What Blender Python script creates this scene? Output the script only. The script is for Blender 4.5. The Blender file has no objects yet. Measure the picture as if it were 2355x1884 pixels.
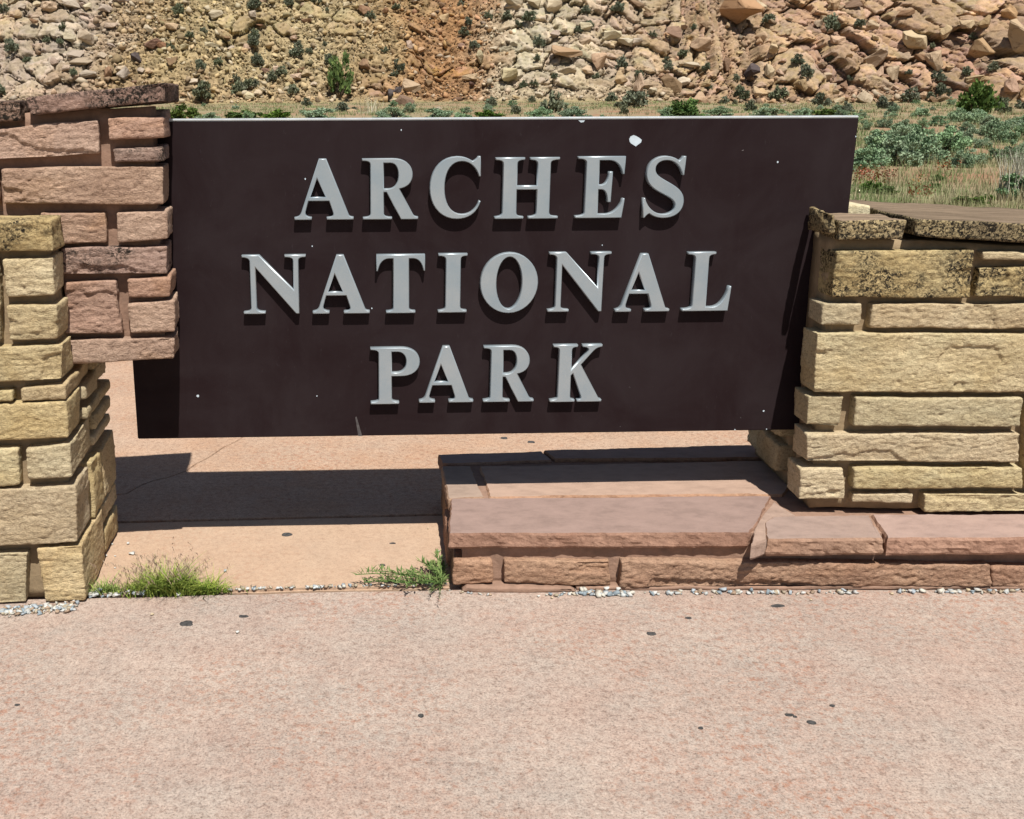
import bpy, bmesh, math, random
import numpy as np
from mathutils import Vector, Matrix

SC = bpy.context.scene
COL = SC.collection
random.seed(7)
RNG = np.random.default_rng(7)

# ------------------------------------------------------------------ camera
W_PX, H_PX = 2355.0, 1884.0            # photograph size; pixels below are in this frame
F_PX, CX, CY = 2400.0, 880.0, 880.0    # focal length and principal point in pixels (the photo is a crop)
EYE = np.array([0.0, 0.0, 1.6])
PITCH, ROLL = math.radians(15.05), 0.0044
_fw = np.array([0, math.cos(PITCH), -math.sin(PITCH)])
_u0 = np.array([0, math.sin(PITCH), math.cos(PITCH)])
_x0 = np.array([1.0, 0, 0])
CAM_R = math.cos(ROLL) * _x0 - math.sin(ROLL) * _u0
CAM_U = math.sin(ROLL) * _x0 + math.cos(ROLL) * _u0
CAM_F = _fw
cam_d = bpy.data.cameras.new('camera')
cam_d.sensor_width = 36.0
cam_d.lens = 36.0 * F_PX / W_PX
cam_d.shift_x = (W_PX / 2 - CX) / W_PX
cam_d.shift_y = -(H_PX / 2 - CY) / W_PX
cam_d.clip_start, cam_d.clip_end = 0.05, 6000
cam = bpy.data.objects.new('camera', cam_d)
COL.objects.link(cam)
cam.matrix_world = Matrix(((CAM_R[0], CAM_U[0], -CAM_F[0], EYE[0]),
                           (CAM_R[1], CAM_U[1], -CAM_F[1], EYE[1]),
                           (CAM_R[2], CAM_U[2], -CAM_F[2], EYE[2]), (0, 0, 0, 1)))
SC.camera = cam

# ------------------------------------------------------------------ sky, sun, exposure
SUN_EL, SUN_AZ = math.radians(61.5), math.radians(12.5)     # azimuth: to the right of straight behind the camera
sun_dir = Vector((math.sin(SUN_AZ) * math.cos(SUN_EL), -math.cos(SUN_AZ) * math.cos(SUN_EL), math.sin(SUN_EL)))
world = bpy.data.worlds.new('World')
SC.world = world
world.use_nodes = True
wn = world.node_tree
sky = wn.nodes.new('ShaderNodeTexSky')
sky.sky_type = 'NISHITA'
sky.sun_disc = False
sky.sun_elevation = SUN_EL
sky.sun_rotation = math.pi - SUN_AZ
wn.links.new(sky.outputs[0], wn.nodes['Background'].inputs[0])
wn.nodes['Background'].inputs[1].default_value = 0.05
sl = bpy.data.lights.new('sun', 'SUN')
sl.energy, sl.angle, sl.color = 5.0, math.radians(0.5), (1.0, 0.955, 0.88)
so = bpy.data.objects.new('sun', sl)
so.rotation_euler = (-sun_dir).to_track_quat('-Z', 'Y').to_euler()
so.location = (3, -6, 12)
COL.objects.link(so)
SC.view_settings.view_transform = 'Standard'
SC.view_settings.look = 'None'
SC.view_settings.gamma = 1.0
SC.view_settings.exposure = 0.45

# ------------------------------------------------------------------ helpers
def ray(u, v):
    return CAM_F + (u - CX) / F_PX * CAM_R - (v - CY) / F_PX * CAM_U

def hit(u, v, p0, n):
    d = ray(u, v)
    t = np.dot(np.asarray(p0) - EYE, n) / np.dot(d, n)
    return EYE + d * t

def ground_at(u, v, z=0.0):
    return hit(u, v, (0, 0, z), np.array([0, 0, 1.0]))

class Frame:
    """a vertical face: origin, direction along it, direction into it"""
    def __init__(self, o, yaw, t=None, b=None):
        self.o = np.array(o, float)
        self.t = np.array([math.cos(yaw), math.sin(yaw), 0]) if t is None else np.array(t, float)
        self.b = np.array([-math.sin(yaw), math.cos(yaw), 0]) if b is None else np.array(b, float)
    def sz(self, u, v, d=0.0):
        p = hit(u, v, self.o + self.b * d, self.b)
        return float(np.dot(p - self.o, self.t)), float(p[2])
    def pt(self, s, z, d):
        return self.o + self.t * s + self.b * d + np.array([0, 0, z])

_M = np.uint32(0xffffffff)
def _hash(ix, iy, iz, seed):
    with np.errstate(over='ignore'):
        h = (ix.astype(np.int64) * 374761393 + iy.astype(np.int64) * 668265263 + iz.astype(np.int64) * 1274126177 + seed * 974711).astype(np.uint32)
        h = (h ^ (h >> np.uint32(13))) * np.uint32(1274126177)
        h = (h ^ (h >> np.uint32(16))) * np.uint32(2246822519)
        h = h ^ (h >> np.uint32(15))
    return h.astype(np.float64) / 4294967295.0

def vn(p, seed=0):
    """value noise in [-1, 1] for an (N, 3) array"""
    f = np.floor(p); w = p - f; i = f.astype(np.int64)
    w = w * w * w * (w * (w * 6 - 15) + 10)
    r = 0
    for dx in (0, 1):
        wx = w[:, 0] if dx else 1 - w[:, 0]
        for dy in (0, 1):
            wy = w[:, 1] if dy else 1 - w[:, 1]
            for dz in (0, 1):
                wz = w[:, 2] if dz else 1 - w[:, 2]
                r = r + wx * wy * wz * _hash(i[:, 0] + dx, i[:, 1] + dy, i[:, 2] + dz, seed)
    return r * 2 - 1

def fbm(p, seed=0, oct=4, gain=0.5):
    a, r = 1.0, 0
    for k in range(oct):
        r = r + a * vn(p * (2.03 ** k) + 17.3 * k, seed + k)
        a *= gain
    return r

def smooth(e0, e1, x):
    t = np.clip((x - e0) / (e1 - e0), 0, 1)
    return t * t * (3 - 2 * t)

def new_mesh(name, verts, faces, mat=None, smooth=False):
    me = bpy.data.meshes.new(name)
    verts = np.asarray(verts, dtype=np.float64)
    if isinstance(faces, np.ndarray):
        n, k = faces.shape
        me.vertices.add(len(verts)); me.vertices.foreach_set('co', verts.astype(np.float32).ravel())
        me.loops.add(n * k); me.loops.foreach_set('vertex_index', faces.astype(np.int32).ravel())
        me.polygons.add(n)
        me.polygons.foreach_set('loop_start', np.arange(0, n * k, k, dtype=np.int32))
        me.polygons.foreach_set('loop_total', np.full(n, k, dtype=np.int32))
        me.update(calc_edges=True); me.validate()
    else:
        me.from_pydata([tuple(v) for v in verts], [], faces)
    if smooth:
        me.polygons.foreach_set('use_smooth', [True] * len(me.polygons))
    if mat: me.materials.append(mat)
    me.update()
    return me

def add_col(me, cols, name='tint'):
    a = me.color_attributes.new(name, 'FLOAT_COLOR', 'POINT')
    c = np.ones((len(cols), 4), np.float32); c[:, :3] = cols
    a.data.foreach_set('color', c.ravel())

def link(name, me, parent=None, loc=None):
    o = bpy.data.objects.new(name, me)
    COL.objects.link(o)
    if parent: o.parent = parent
    if loc is not None: o.location = loc
    return o

def tag(o, label=None, cat=None, group=None, kind=None):
    if label: o['label'] = label
    if cat: o['category'] = cat
    if group: o['group'] = group
    if kind: o['kind'] = kind
    return o

def empty(name, loc, label, cat, group=None):
    o = bpy.data.objects.new(name, None)
    o.empty_display_size = 0.2
    COL.objects.link(o); o.location = tuple(loc)
    return tag(o, label, cat, group)

def child_mesh(name, verts, faces, mat, parent, smooth=False):
    """a mesh given in world coordinates, with its origin at its middle, under an (unrotated) parent"""
    v = np.asarray(verts, float)
    c = v.mean(axis=0)
    me = new_mesh(name, v - c, faces, mat, smooth)
    o = link(name, me, parent)
    pl = np.array(parent.location) if parent else np.zeros(3)
    if parent and parent.parent: pl = pl + np.array(parent.parent.location)
    o.location = tuple(c - pl)
    return o

# ------------------------------------------------------------------ materials
class NT:
    def __init__(self, name):
        self.m = bpy.data.materials.new(name)
        self.m.use_nodes = True
        self.t = self.m.node_tree
        self.b = self.t.nodes['Principled BSDF']
    def n(self, typ, **kw):
        x = self.t.nodes.new(typ)
        for k, v in kw.items():
            if k.startswith('i_'):
                key = k[2:].replace('_', ' ')
                if key.isdigit(): key = int(key)
                x.inputs[key].default_value = v
            else:
                setattr(x, k, v)
        return x
    def l(self, a, b): self.t.links.new(a, b)
    def noise(self, vec, scale, detail=4, rough=0.55, dist=0.0):
        x = self.n('ShaderNodeTexNoise', i_Scale=scale, i_Detail=detail, i_Roughness=rough, i_Distortion=dist)
        if vec is not None: self.l(vec, x.inputs['Vector'])
        return x.outputs[0]
    def ramp(self, fac, stops, interp='LINEAR'):
        r = self.n('ShaderNodeValToRGB')
        r.color_ramp.interpolation = interp
        e = r.color_ramp.elements
        while len(e) > 1: e.remove(e[-1])
        e[0].position = stops[0][0]; e[0].color = self._c(stops[0][1])
        for p, c in stops[1:]:
            q = e.new(p); q.color = self._c(c)
        self.l(fac, r.inputs[0])
        return r.outputs[0]
    def _c(self, c):
        if isinstance(c, (int, float)): return (c, c, c, 1)
        return (c[0], c[1], c[2], 1)
    def mix(self, fac, a, b, mode='MIX'):
        x = self.n('ShaderNodeMix', data_type='RGBA', blend_type=mode)
        for s, v in ((0, fac), (6, a), (7, b)):
            if hasattr(v, 'is_output'): self.l(v, x.inputs[s])
            elif s == 0: x.inputs[s].default_value = v
            else: x.inputs[s].default_value = self._c(v)
        return x.outputs[2]
    def math(self, op, a, b=0.5):
        x = self.n('ShaderNodeMath', operation=op)
        for s, v in ((0, a), (1, b)):
            if hasattr(v, 'is_output'): self.l(v, x.inputs[s])
            else: x.inputs[s].default_value = v
        return x.outputs[0]
    def bump(self, h, strength=0.5, dist=0.01, normal=None):
        x = self.n('ShaderNodeBump', i_Strength=strength, i_Distance=dist)
        self.l(h, x.inputs['Height'])
        if normal is not None: self.l(normal, x.inputs['Normal'])
        return x.outputs[0]
    def objvec(self, scale=(1, 1, 1), jitter=True):
        tc = self.n('ShaderNodeTexCoord')
        mp = self.n('ShaderNodeMapping'); mp.inputs['Scale'].default_value = scale
        self.l(tc.outputs['Object'], mp.inputs['Vector'])
        if jitter:
            oi = self.n('ShaderNodeObjectInfo')
            k = self.math('MULTIPLY', oi.outputs['Random'], 57.0)
            cb = self.n('ShaderNodeCombineXYZ')
            self.l(k, cb.inputs[0]); self.l(k, cb.inputs[1]); self.l(k, cb.inputs[2])
            self.l(cb.outputs[0], mp.inputs['Location'])
        return mp.outputs[0]
    def out(self, col, rough=0.9, normal=None, spec=0.2, metal=0.0):
        if hasattr(col, 'is_output'): self.l(col, self.b.inputs['Base Color'])
        else: self.b.inputs['Base Color'].default_value = self._c(col)
        if hasattr(rough, 'is_output'): self.l(rough, self.b.inputs['Roughness'])
        else: self.b.inputs['Roughness'].default_value = rough
        self.b.inputs['Specular IOR Level'].default_value = spec
        self.b.inputs['Metallic'].default_value = metal
        if normal is not None: self.l(normal, self.b.inputs['Normal'])
        return self.m

def hsv_random(nt, col, dv=0.22, dh=0.03, ds=0.3):
    oi = nt.n('ShaderNodeObjectInfo')
    h = nt.n('ShaderNodeHueSaturation')
    r = oi.outputs['Random']
    nt.l(nt.math('ADD', nt.math('MULTIPLY', r, dh), 0.5 - dh / 2), h.inputs['Hue'])
    r2 = nt.math('FRACT', nt.math('MULTIPLY', r, 7.31))
    nt.l(nt.math('ADD', nt.math('MULTIPLY', r2, ds), 1 - ds / 2), h.inputs['Saturation'])
    r3 = nt.math('FRACT', nt.math('MULTIPLY', r, 23.7))
    nt.l(nt.math('ADD', nt.math('MULTIPLY', r3, dv), 1 - dv / 2), h.inputs['Value'])
    nt.l(col, h.inputs['Color'])
    return h.outputs[0]

def stone_mat(name, a, b, accent, lichen=0.0, bed=1.7, accent_amt=0.5, bump=0.75, top=None, grit=1.0):
    nt = NT(name)
    vec = nt.objvec((1, 1, bed))
    big = nt.noise(vec, 5.0, 5, 0.6, 0.4)
    col = nt.ramp(big, [(0.33, a), (0.66, b)])
    acc = nt.ramp(nt.noise(vec, 3.1, 3, 0.6, 1.0), [(0.50, 0.0), (0.72, accent_amt)])
    col = nt.mix(acc, col, accent)
    fine = nt.noise(vec, 62.0, 5, 0.72, 0.6)
    col = nt.mix(1.0, col, nt.ramp(fine, [(0.30, (1 - 0.52 * grit, 1 - 0.57 * grit, 1 - 0.61 * grit)), (0.47, (1, 1, 1)), (0.72, (1 + 0.24 * grit, 1 + 0.23 * grit, 1 + 0.2 * grit))]), 'MULTIPLY')
    grain = nt.noise(nt.objvec((1, 1, 1)), 240.0, 3, 0.7)
    col = nt.mix(1.0, col, nt.ramp(grain, [(0.3, 1 - 0.24 * grit), (0.6, 1 + 0.10 * grit)]), 'MULTIPLY')
    ge = nt.n('ShaderNodeNewGeometry')
    sx = nt.n('ShaderNodeSeparateXYZ'); nt.l(ge.outputs['True Normal'], sx.inputs[0])
    up = nt.ramp(sx.outputs[2], [(0.72, 0.0), (0.88, 1.0)])
    if lichen > 0:
        patch = nt.ramp(nt.noise(vec, 7.0, 4, 0.6), [(0.56 - lichen * 0.35, 0.0), (0.68 - lichen * 0.25, 1.0)])
        spot = nt.ramp(nt.noise(nt.objvec((1, 1, 1)), 95.0, 5, 0.72, 0.8), [(0.44, 0.0), (0.55, 1.0)])
        m = nt.math('MULTIPLY', patch, spot)
        if top is not None: m = nt.math('MULTIPLY', m, nt.math('SUBTRACT', 1.0, up))
        col = nt.mix(m, col, (0.020, 0.017, 0.014))
    if top is not None:
        tc = nt.mix(1.0, top, nt.ramp(nt.noise(nt.objvec((0.35, 2.6, 1) if grit > 0.9 else (0.8, 1.3, 1)), 14.0, 7, 0.7), [(0.3, 0.45), (0.5, 1.0), (0.7, 1.4)] if grit > 0.9 else [(0.3, 0.80), (0.5, 1.0), (0.7, 1.12)]), 'MULTIPLY')
        col = nt.mix(up, col, tc)
    col = hsv_random(nt, col, 0.22, 0.014, 0.26)
    h = nt.math('ADD', nt.noise(vec, 60.0, 6, 0.70, 0.9), nt.math('MULTIPLY', nt.noise(vec, 150.0, 4, 0.7), 0.5))
    return nt.out(col, 0.93, nt.bump(h, bump, 0.011), 0.1)

M = {}
M['yellow'] = stone_mat('buff_sandstone', (0.40, 0.310, 0.175), (0.505, 0.415, 0.262), (0.425, 0.375, 0.245))
M['yellow_dark'] = stone_mat('lichened_buff_sandstone', (0.36, 0.275, 0.15), (0.46, 0.37, 0.22), (0.31, 0.275, 0.18), lichen=0.62)
M['black_cap'] = stone_mat('blackened_sandstone', (0.30, 0.235, 0.145), (0.42, 0.34, 0.21), (0.13, 0.115, 0.10), lichen=1.15, top=(0.225, 0.170, 0.125))
M['yellow_mid'] = stone_mat('spotted_buff_sandstone', (0.40, 0.31, 0.165), (0.50, 0.41, 0.24), (0.36, 0.32, 0.20), lichen=0.28)
M['cap_dark'] = stone_mat('dark_cap_sandstone', (0.20, 0.135, 0.11), (0.30, 0.205, 0.165), (0.15, 0.12, 0.11), lichen=0.72)
M['cream'] = stone_mat('cream_capping', (0.55, 0.48, 0.34), (0.66, 0.59, 0.44), (0.45, 0.38, 0.27))
M['red'] = stone_mat('red_sandstone', (0.325, 0.205, 0.145), (0.43, 0.29, 0.21), (0.39, 0.225, 0.125))
M['red_dark'] = stone_mat('dark_red_sandstone', (0.26, 0.165, 0.13), (0.37, 0.25, 0.195), (0.21, 0.15, 0.135), lichen=0.42)
M['slab'] = stone_mat('pink_grey_flagstone', (0.24, 0.140, 0.098), (0.33, 0.205, 0.145), (0.27, 0.15, 0.10), bed=1.0, bump=0.35, grit=0.6, top=(0.295, 0.212, 0.180))
M['slab_tan'] = stone_mat('tan_flagstone', (0.30, 0.19, 0.13), (0.38, 0.26, 0.18), (0.33, 0.21, 0.14), bed=1.0, bump=0.3, grit=0.5, top=(0.325, 0.240, 0.188))
M['base_red'] = stone_mat('rust_sandstone', (0.29, 0.165, 0.11), (0.375, 0.235, 0.16), (0.33, 0.165, 0.09), accent_amt=0.4)

def mortar_mat(name, c):
    nt = NT(name)
    v = nt.objvec((1, 1, 1))
    col = nt.mix(1.0, c, nt.ramp(nt.noise(v, 22, 6, 0.7), [(0.3, 0.72), (0.7, 1.12)]), 'MULTIPLY')
    return nt.out(col, 0.95, nt.bump(nt.noise(v, 90, 5, 0.75), 0.5, 0.006), 0.1)
M['mortar_tan'] = mortar_mat('tan_mortar', (0.30, 0.225, 0.14))
M['mortar_pink'] = mortar_mat('pink_mortar', (0.29, 0.185, 0.135))

M['mortar_slab'] = mortar_mat('pale_pink_mortar', (0.345, 0.245, 0.195))

def concrete_mat(name, base, pink, grey, pits, mott):
    nt = NT(name)
    v = nt.objvec((1, 1, 1), jitter=False)
    c = nt.mix(nt.ramp(nt.noise(v, 1.7, 10, 0.84, 0.0), [(0.40, 0.0), (0.66, mott)]), base, pink)
    pale = nt.ramp(nt.noise(nt.objvec((0.6, 1.3, 1), jitter=False), 1.9, 10, 0.84, 0.0), [(0.42, 0.0), (0.74, 0.55 * mott)])
    c = nt.mix(nt.ramp(nt.noise(v, 2.6, 10, 0.84, 0.0), [(0.44, 0.0), (0.70, mott)]), c, grey)
    c = nt.mix(pale, c, tuple(min(0.6, k * 1.22 + 0.02) for k in base))
    pat = nt.ramp(nt.noise(v, 46.0, 5, 0.72, 0.3), [(0.34, (0.66, 0.60, 0.57)), (0.48, (1, 1, 1)), (0.66, (1.20, 1.21, 1.20))])
    c = nt.mix(mott, c, nt.mix(1.0, c, pat, 'MULTIPLY'))
    vo = nt.noise(v, 9.0, 6, 0.7)
    c = nt.mix(1.0, c, nt.ramp(vo, [(0.3, (0.94, 0.93, 0.92)), (0.7, (1.05, 1.05, 1.04))]), 'MULTIPLY')
    g = nt.noise(v, 150.0, 4, 0.8, 0.2)
    c = nt.mix(1.0, c, nt.ramp(g, [(0.34, 1 - 0.55 * pits), (0.47, 1 - 0.03 * pits), (0.68, 1 + 0.30 * pits)]), 'MULTIPLY')
    red = nt.math('MULTIPLY', nt.ramp(nt.noise(v, 40.0, 5, 0.75), [(0.50, 0.0), (0.64, 0.8 * mott)]), nt.ramp(nt.noise(v, 1.5, 5, 0.65), [(0.42, 0.0), (0.62, 1.0)]))
    c = nt.mix(red, c, (0.29, 0.115, 0.06))
    dots = nt.ramp(nt.noise(v, 130.0, 2, 0.5), [(0.22, 0.7), (0.26, 0.0)])
    c = nt.mix(nt.math('MULTIPLY', dots, pits), c, (0.07, 0.055, 0.05))
    h = nt.math('ADD', g, nt.math('MULTIPLY', nt.noise(v, 230.0, 3, 0.7), 0.5))
    return nt.out(c, 0.9, nt.bump(h, 0.4 * pits, 0.004), 0.15)
M['walk'] = concrete_mat('weathered_pink_concrete', (0.345, 0.276, 0.234), (0.300, 0.205, 0.168), (0.285, 0.258, 0.232), 1.0, 0.85)
M['pad'] = concrete_mat('smooth_tan_concrete', (0.405, 0.288, 0.205), (0.38, 0.25, 0.17), (0.375, 0.29, 0.22), 0.4, 0.4)
M['pad_rough'] = concrete_mat('rough_tan_concrete', (0.385, 0.272, 0.20), (0.36, 0.215, 0.135), (0.35, 0.27, 0.21), 0.9, 0.8)

def panel_mat():
    nt = NT('brown_enamel')
    v = nt.objvec((1, 1, 1), jitter=False)
    c = nt.ramp(nt.noise(v, 3.0, 6, 0.65, 0.8), [(0.35, (0.0165, 0.0098, 0.0108)), (0.65, (0.0235, 0.0165, 0.0180))])
    wv = nt.n('ShaderNodeMapping'); wv.inputs['Scale'].default_value = (9, 9, 0.7); nt.l(v, wv.inputs[0])
    st = nt.ramp(nt.noise(wv.outputs[0], 3.0, 4, 0.6), [(0.5, 0.0), (0.8, 0.15)])
    c = nt.mix(st, c, (0.030, 0.023, 0.024))
    sp = nt.ramp(nt.noise(v, 75.0, 2, 0.5), [(0.80, 0.0), (0.83, 0.6)])
    c = nt.mix(sp, c, (0.35, 0.33, 0.33))
    sm = nt.n('ShaderNodeMapping'); sm.inputs['Scale'].default_value = (6, 6, 1.2); sm.inputs['Rotation'].default_value = (0.3, 0.5, 0.2); nt.l(v, sm.inputs[0])
    scr = nt.ramp(nt.noise(sm.outputs[0], 22.0, 3, 0.6, 2.0), [(0.66, 0.0), (0.74, 0.4)])
    c = nt.mix(scr, c, (0.045, 0.038, 0.04))
    r = nt.ramp(nt.noise(v, 6.0, 5, 0.6), [(0.3, 0.38), (0.7, 0.58)])
    return nt.out(c, r, None, 0.05)
M['panel'] = panel_mat()

def letter_mat():
    nt = NT('grey_painted_metal')
    v = nt.objvec((1, 1, 1))
    c = nt.ramp(nt.noise(v, 9.0, 5, 0.6), [(0.3, (0.285, 0.350, 0.395)), (0.7, (0.36, 0.40, 0.425))])
    s = nt.n('ShaderNodeMapping'); s.inputs['Scale'].default_value = (14, 14, 2.0); s.inputs['Rotation'].default_value = (0, 0.35, 0); nt.l(v, s.inputs[0])
    scr = nt.math('MULTIPLY', nt.ramp(nt.noise(s.outputs[0], 12.0, 4, 0.7, 1.0), [(0.62, 0.0), (0.72, 0.75)]), nt.ramp(nt.noise(v, 6.0, 2), [(0.52, 0.0), (0.64, 1.0)]))
    c = nt.mix(scr, c, (0.42, 0.46, 0.48))
    return nt.out(c, 0.38, nt.bump(nt.noise(v, 160, 3, 0.6), 0.08, 0.002), 0.5, 0.40)
M['letter'] = letter_mat()

def plain(name, c, rough=0.8, spec=0.2, var=0.25, scale=8, metal=0):
    nt = NT(name)
    v = nt.objvec((1, 1, 1))
    col = nt.mix(1.0, c, nt.ramp(nt.noise(v, scale, 5, 0.65), [(0.3, 1 - var), (0.7, 1 + var)]), 'MULTIPLY')
    return nt.out(col, rough, None, spec, metal)
M['trim'] = plain('bare_aluminium_edge', (0.62, 0.66, 0.69), 0.35, 0.5, 0.15, 12, 0.35)
M['chip'] = plain('bare_metal_chip', (0.48, 0.56, 0.62), 0.4, 0.4, 0.15, 30)
M['stain'] = plain('tar_spot', (0.055, 0.053, 0.052), 0.75, 0.2, 0.6, 90)
M['scuff'] = plain('grey_scuff', (0.075, 0.068, 0.068), 0.6, 0.2, 0.4, 60)

def tint_mat(name, rough=0.93, nscale=1.6, bump=0.6, bdist=0.2, lo=0.72, hi=1.14):
    nt = NT(name)
    a = nt.n('ShaderNodeAttribute', attribute_name='tint')
    v = nt.objvec((1, 1, 1), jitter=False)
    c = nt.mix(1.0, a.outputs['Color'], nt.ramp(nt.noise(v, nscale, 6, 0.7, 0.4), [(0.3, lo), (0.7, hi)]), 'MULTIPLY')
    h = nt.noise(v, nscale * 1.3, 8, 0.72, 0.6)
    return nt.out(c, rough, nt.bump(h, bump, bdist), 0.1)
M['hill'] = tint_mat('slope_rock', 0.95, 1.3, 0.7, 0.35, 0.66, 1.2)
M['rocks'] = tint_mat('slope_rubble', 0.95, 2.2, 0.35, 0.08)
M['gravel'] = tint_mat('pebbles', 0.7, 60, 0.3, 0.004)

def boulder_mat(name, a, b, dark=0.0):
    nt = NT(name)
    v = nt.objvec((1, 1, 1.6))
    c = nt.ramp(nt.noise(v, 0.9, 6, 0.65, 0.6), [(0.32, a), (0.68, b)])
    cr = nt.ramp(nt.noise(v, 1.7, 5, 0.7, 1.5), [(0.34, (0.55, 0.50, 0.46)), (0.44, (1, 1, 1))])
    c = nt.mix(1.0, c, cr, 'MULTIPLY')
    c = hsv_random(nt, c, 0.28, 0.03, 0.3)
    return nt.out(c, 0.93, nt.bump(nt.noise(v, 1.6, 8, 0.72, 0.8), 0.75, 0.3), 0.12)
BK = {
    'cream': ('cream_boulder', (0.36, 0.295, 0.20), (0.46, 0.39, 0.28)),
    'tan': ('tan_boulder', (0.34, 0.245, 0.155), (0.43, 0.32, 0.21)),
    'orange': ('orange_boulder', (0.31, 0.205, 0.125), (0.39, 0.27, 0.17)),
    'pink': ('pink_grey_boulder', (0.31, 0.245, 0.19), (0.40, 0.325, 0.255)),
    'brown': ('brown_boulder', (0.16, 0.098, 0.062), (0.25, 0.16, 0.10)),
    'dark': ('varnished_boulder', (0.060, 0.050, 0.052), (0.105, 0.085, 0.08)),
}
for k, (n, a, b) in BK.items(): M['b_' + k] = boulder_mat(n, a, b)

def leaf_mat(name, a, b, rough=0.75):
    nt = NT(name)
    at = nt.n('ShaderNodeAttribute', attribute_name='tint')
    c = nt.mix(at.outputs['Fac'], a, b)
    c = hsv_random(nt, c, 0.35, 0.03, 0.3)
    return nt.out(c, rough, None, 0.15)
M['leaf_dark'] = leaf_mat('dull_green_leaf', (0.085, 0.10, 0.062), (0.185, 0.20, 0.13))
M['leaf_green'] = leaf_mat('green_leaf', (0.045, 0.085, 0.024), (0.13, 0.19, 0.05))
M['leaf_sage'] = leaf_mat('sage_leaf', (0.14, 0.215, 0.12), (0.285, 0.375, 0.225))
M['leaf_pale'] = leaf_mat('pale_stem', (0.28, 0.27, 0.19), (0.48, 0.46, 0.36))
M['weed'] = leaf_mat('weed_blade', (0.085, 0.16, 0.025), (0.27, 0.33, 0.07))
M['weed_dark'] = leaf_mat('weed_leaf', (0.06, 0.13, 0.03), (0.18, 0.26, 0.075))
M['seed'] = leaf_mat('seed_head', (0.16, 0.09, 0.075), (0.38, 0.26, 0.18))
M['red_flower'] = leaf_mat('red_flower', (0.27, 0.085, 0.04), (0.37, 0.16, 0.08))
M['wood'] = plain('twig_bark', (0.13, 0.10, 0.075), 0.9, 0.1, 0.3, 12)
def grass_tint():
    nt = NT('dry_grass_blade')
    a = nt.n('ShaderNodeAttribute', attribute_name='tint')
    return nt.out(a.outputs['Color'], 0.85, None, 0.1)
M['grass'] = grass_tint()

# ------------------------------------------------------------------ stone builders
def box_lattice(nx, ny, nz):
    idx = -np.ones((nx + 1, ny + 1, nz + 1), int)
    m = np.zeros_like(idx, bool)
    m[0] = m[-1] = True; m[:, 0] = m[:, -1] = True; m[:, :, 0] = m[:, :, -1] = True
    idx[m] = np.arange(m.sum())
    ijk = np.argwhere(m)
    F = []
    def q(a, flip):
        f = np.stack([a[:-1, :-1], a[1:, :-1], a[1:, 1:], a[:-1, 1:]], -1).reshape(-1, 4)
        F.append(f[:, ::-1] if flip else f)
    q(idx[:, :, 0], True); q(idx[:, :, -1], False)
    q(idx[0], True); q(idx[-1], False)
    q(idx[:, 0], False); q(idx[:, -1], True)
    return ijk, np.concatenate(F)

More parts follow.
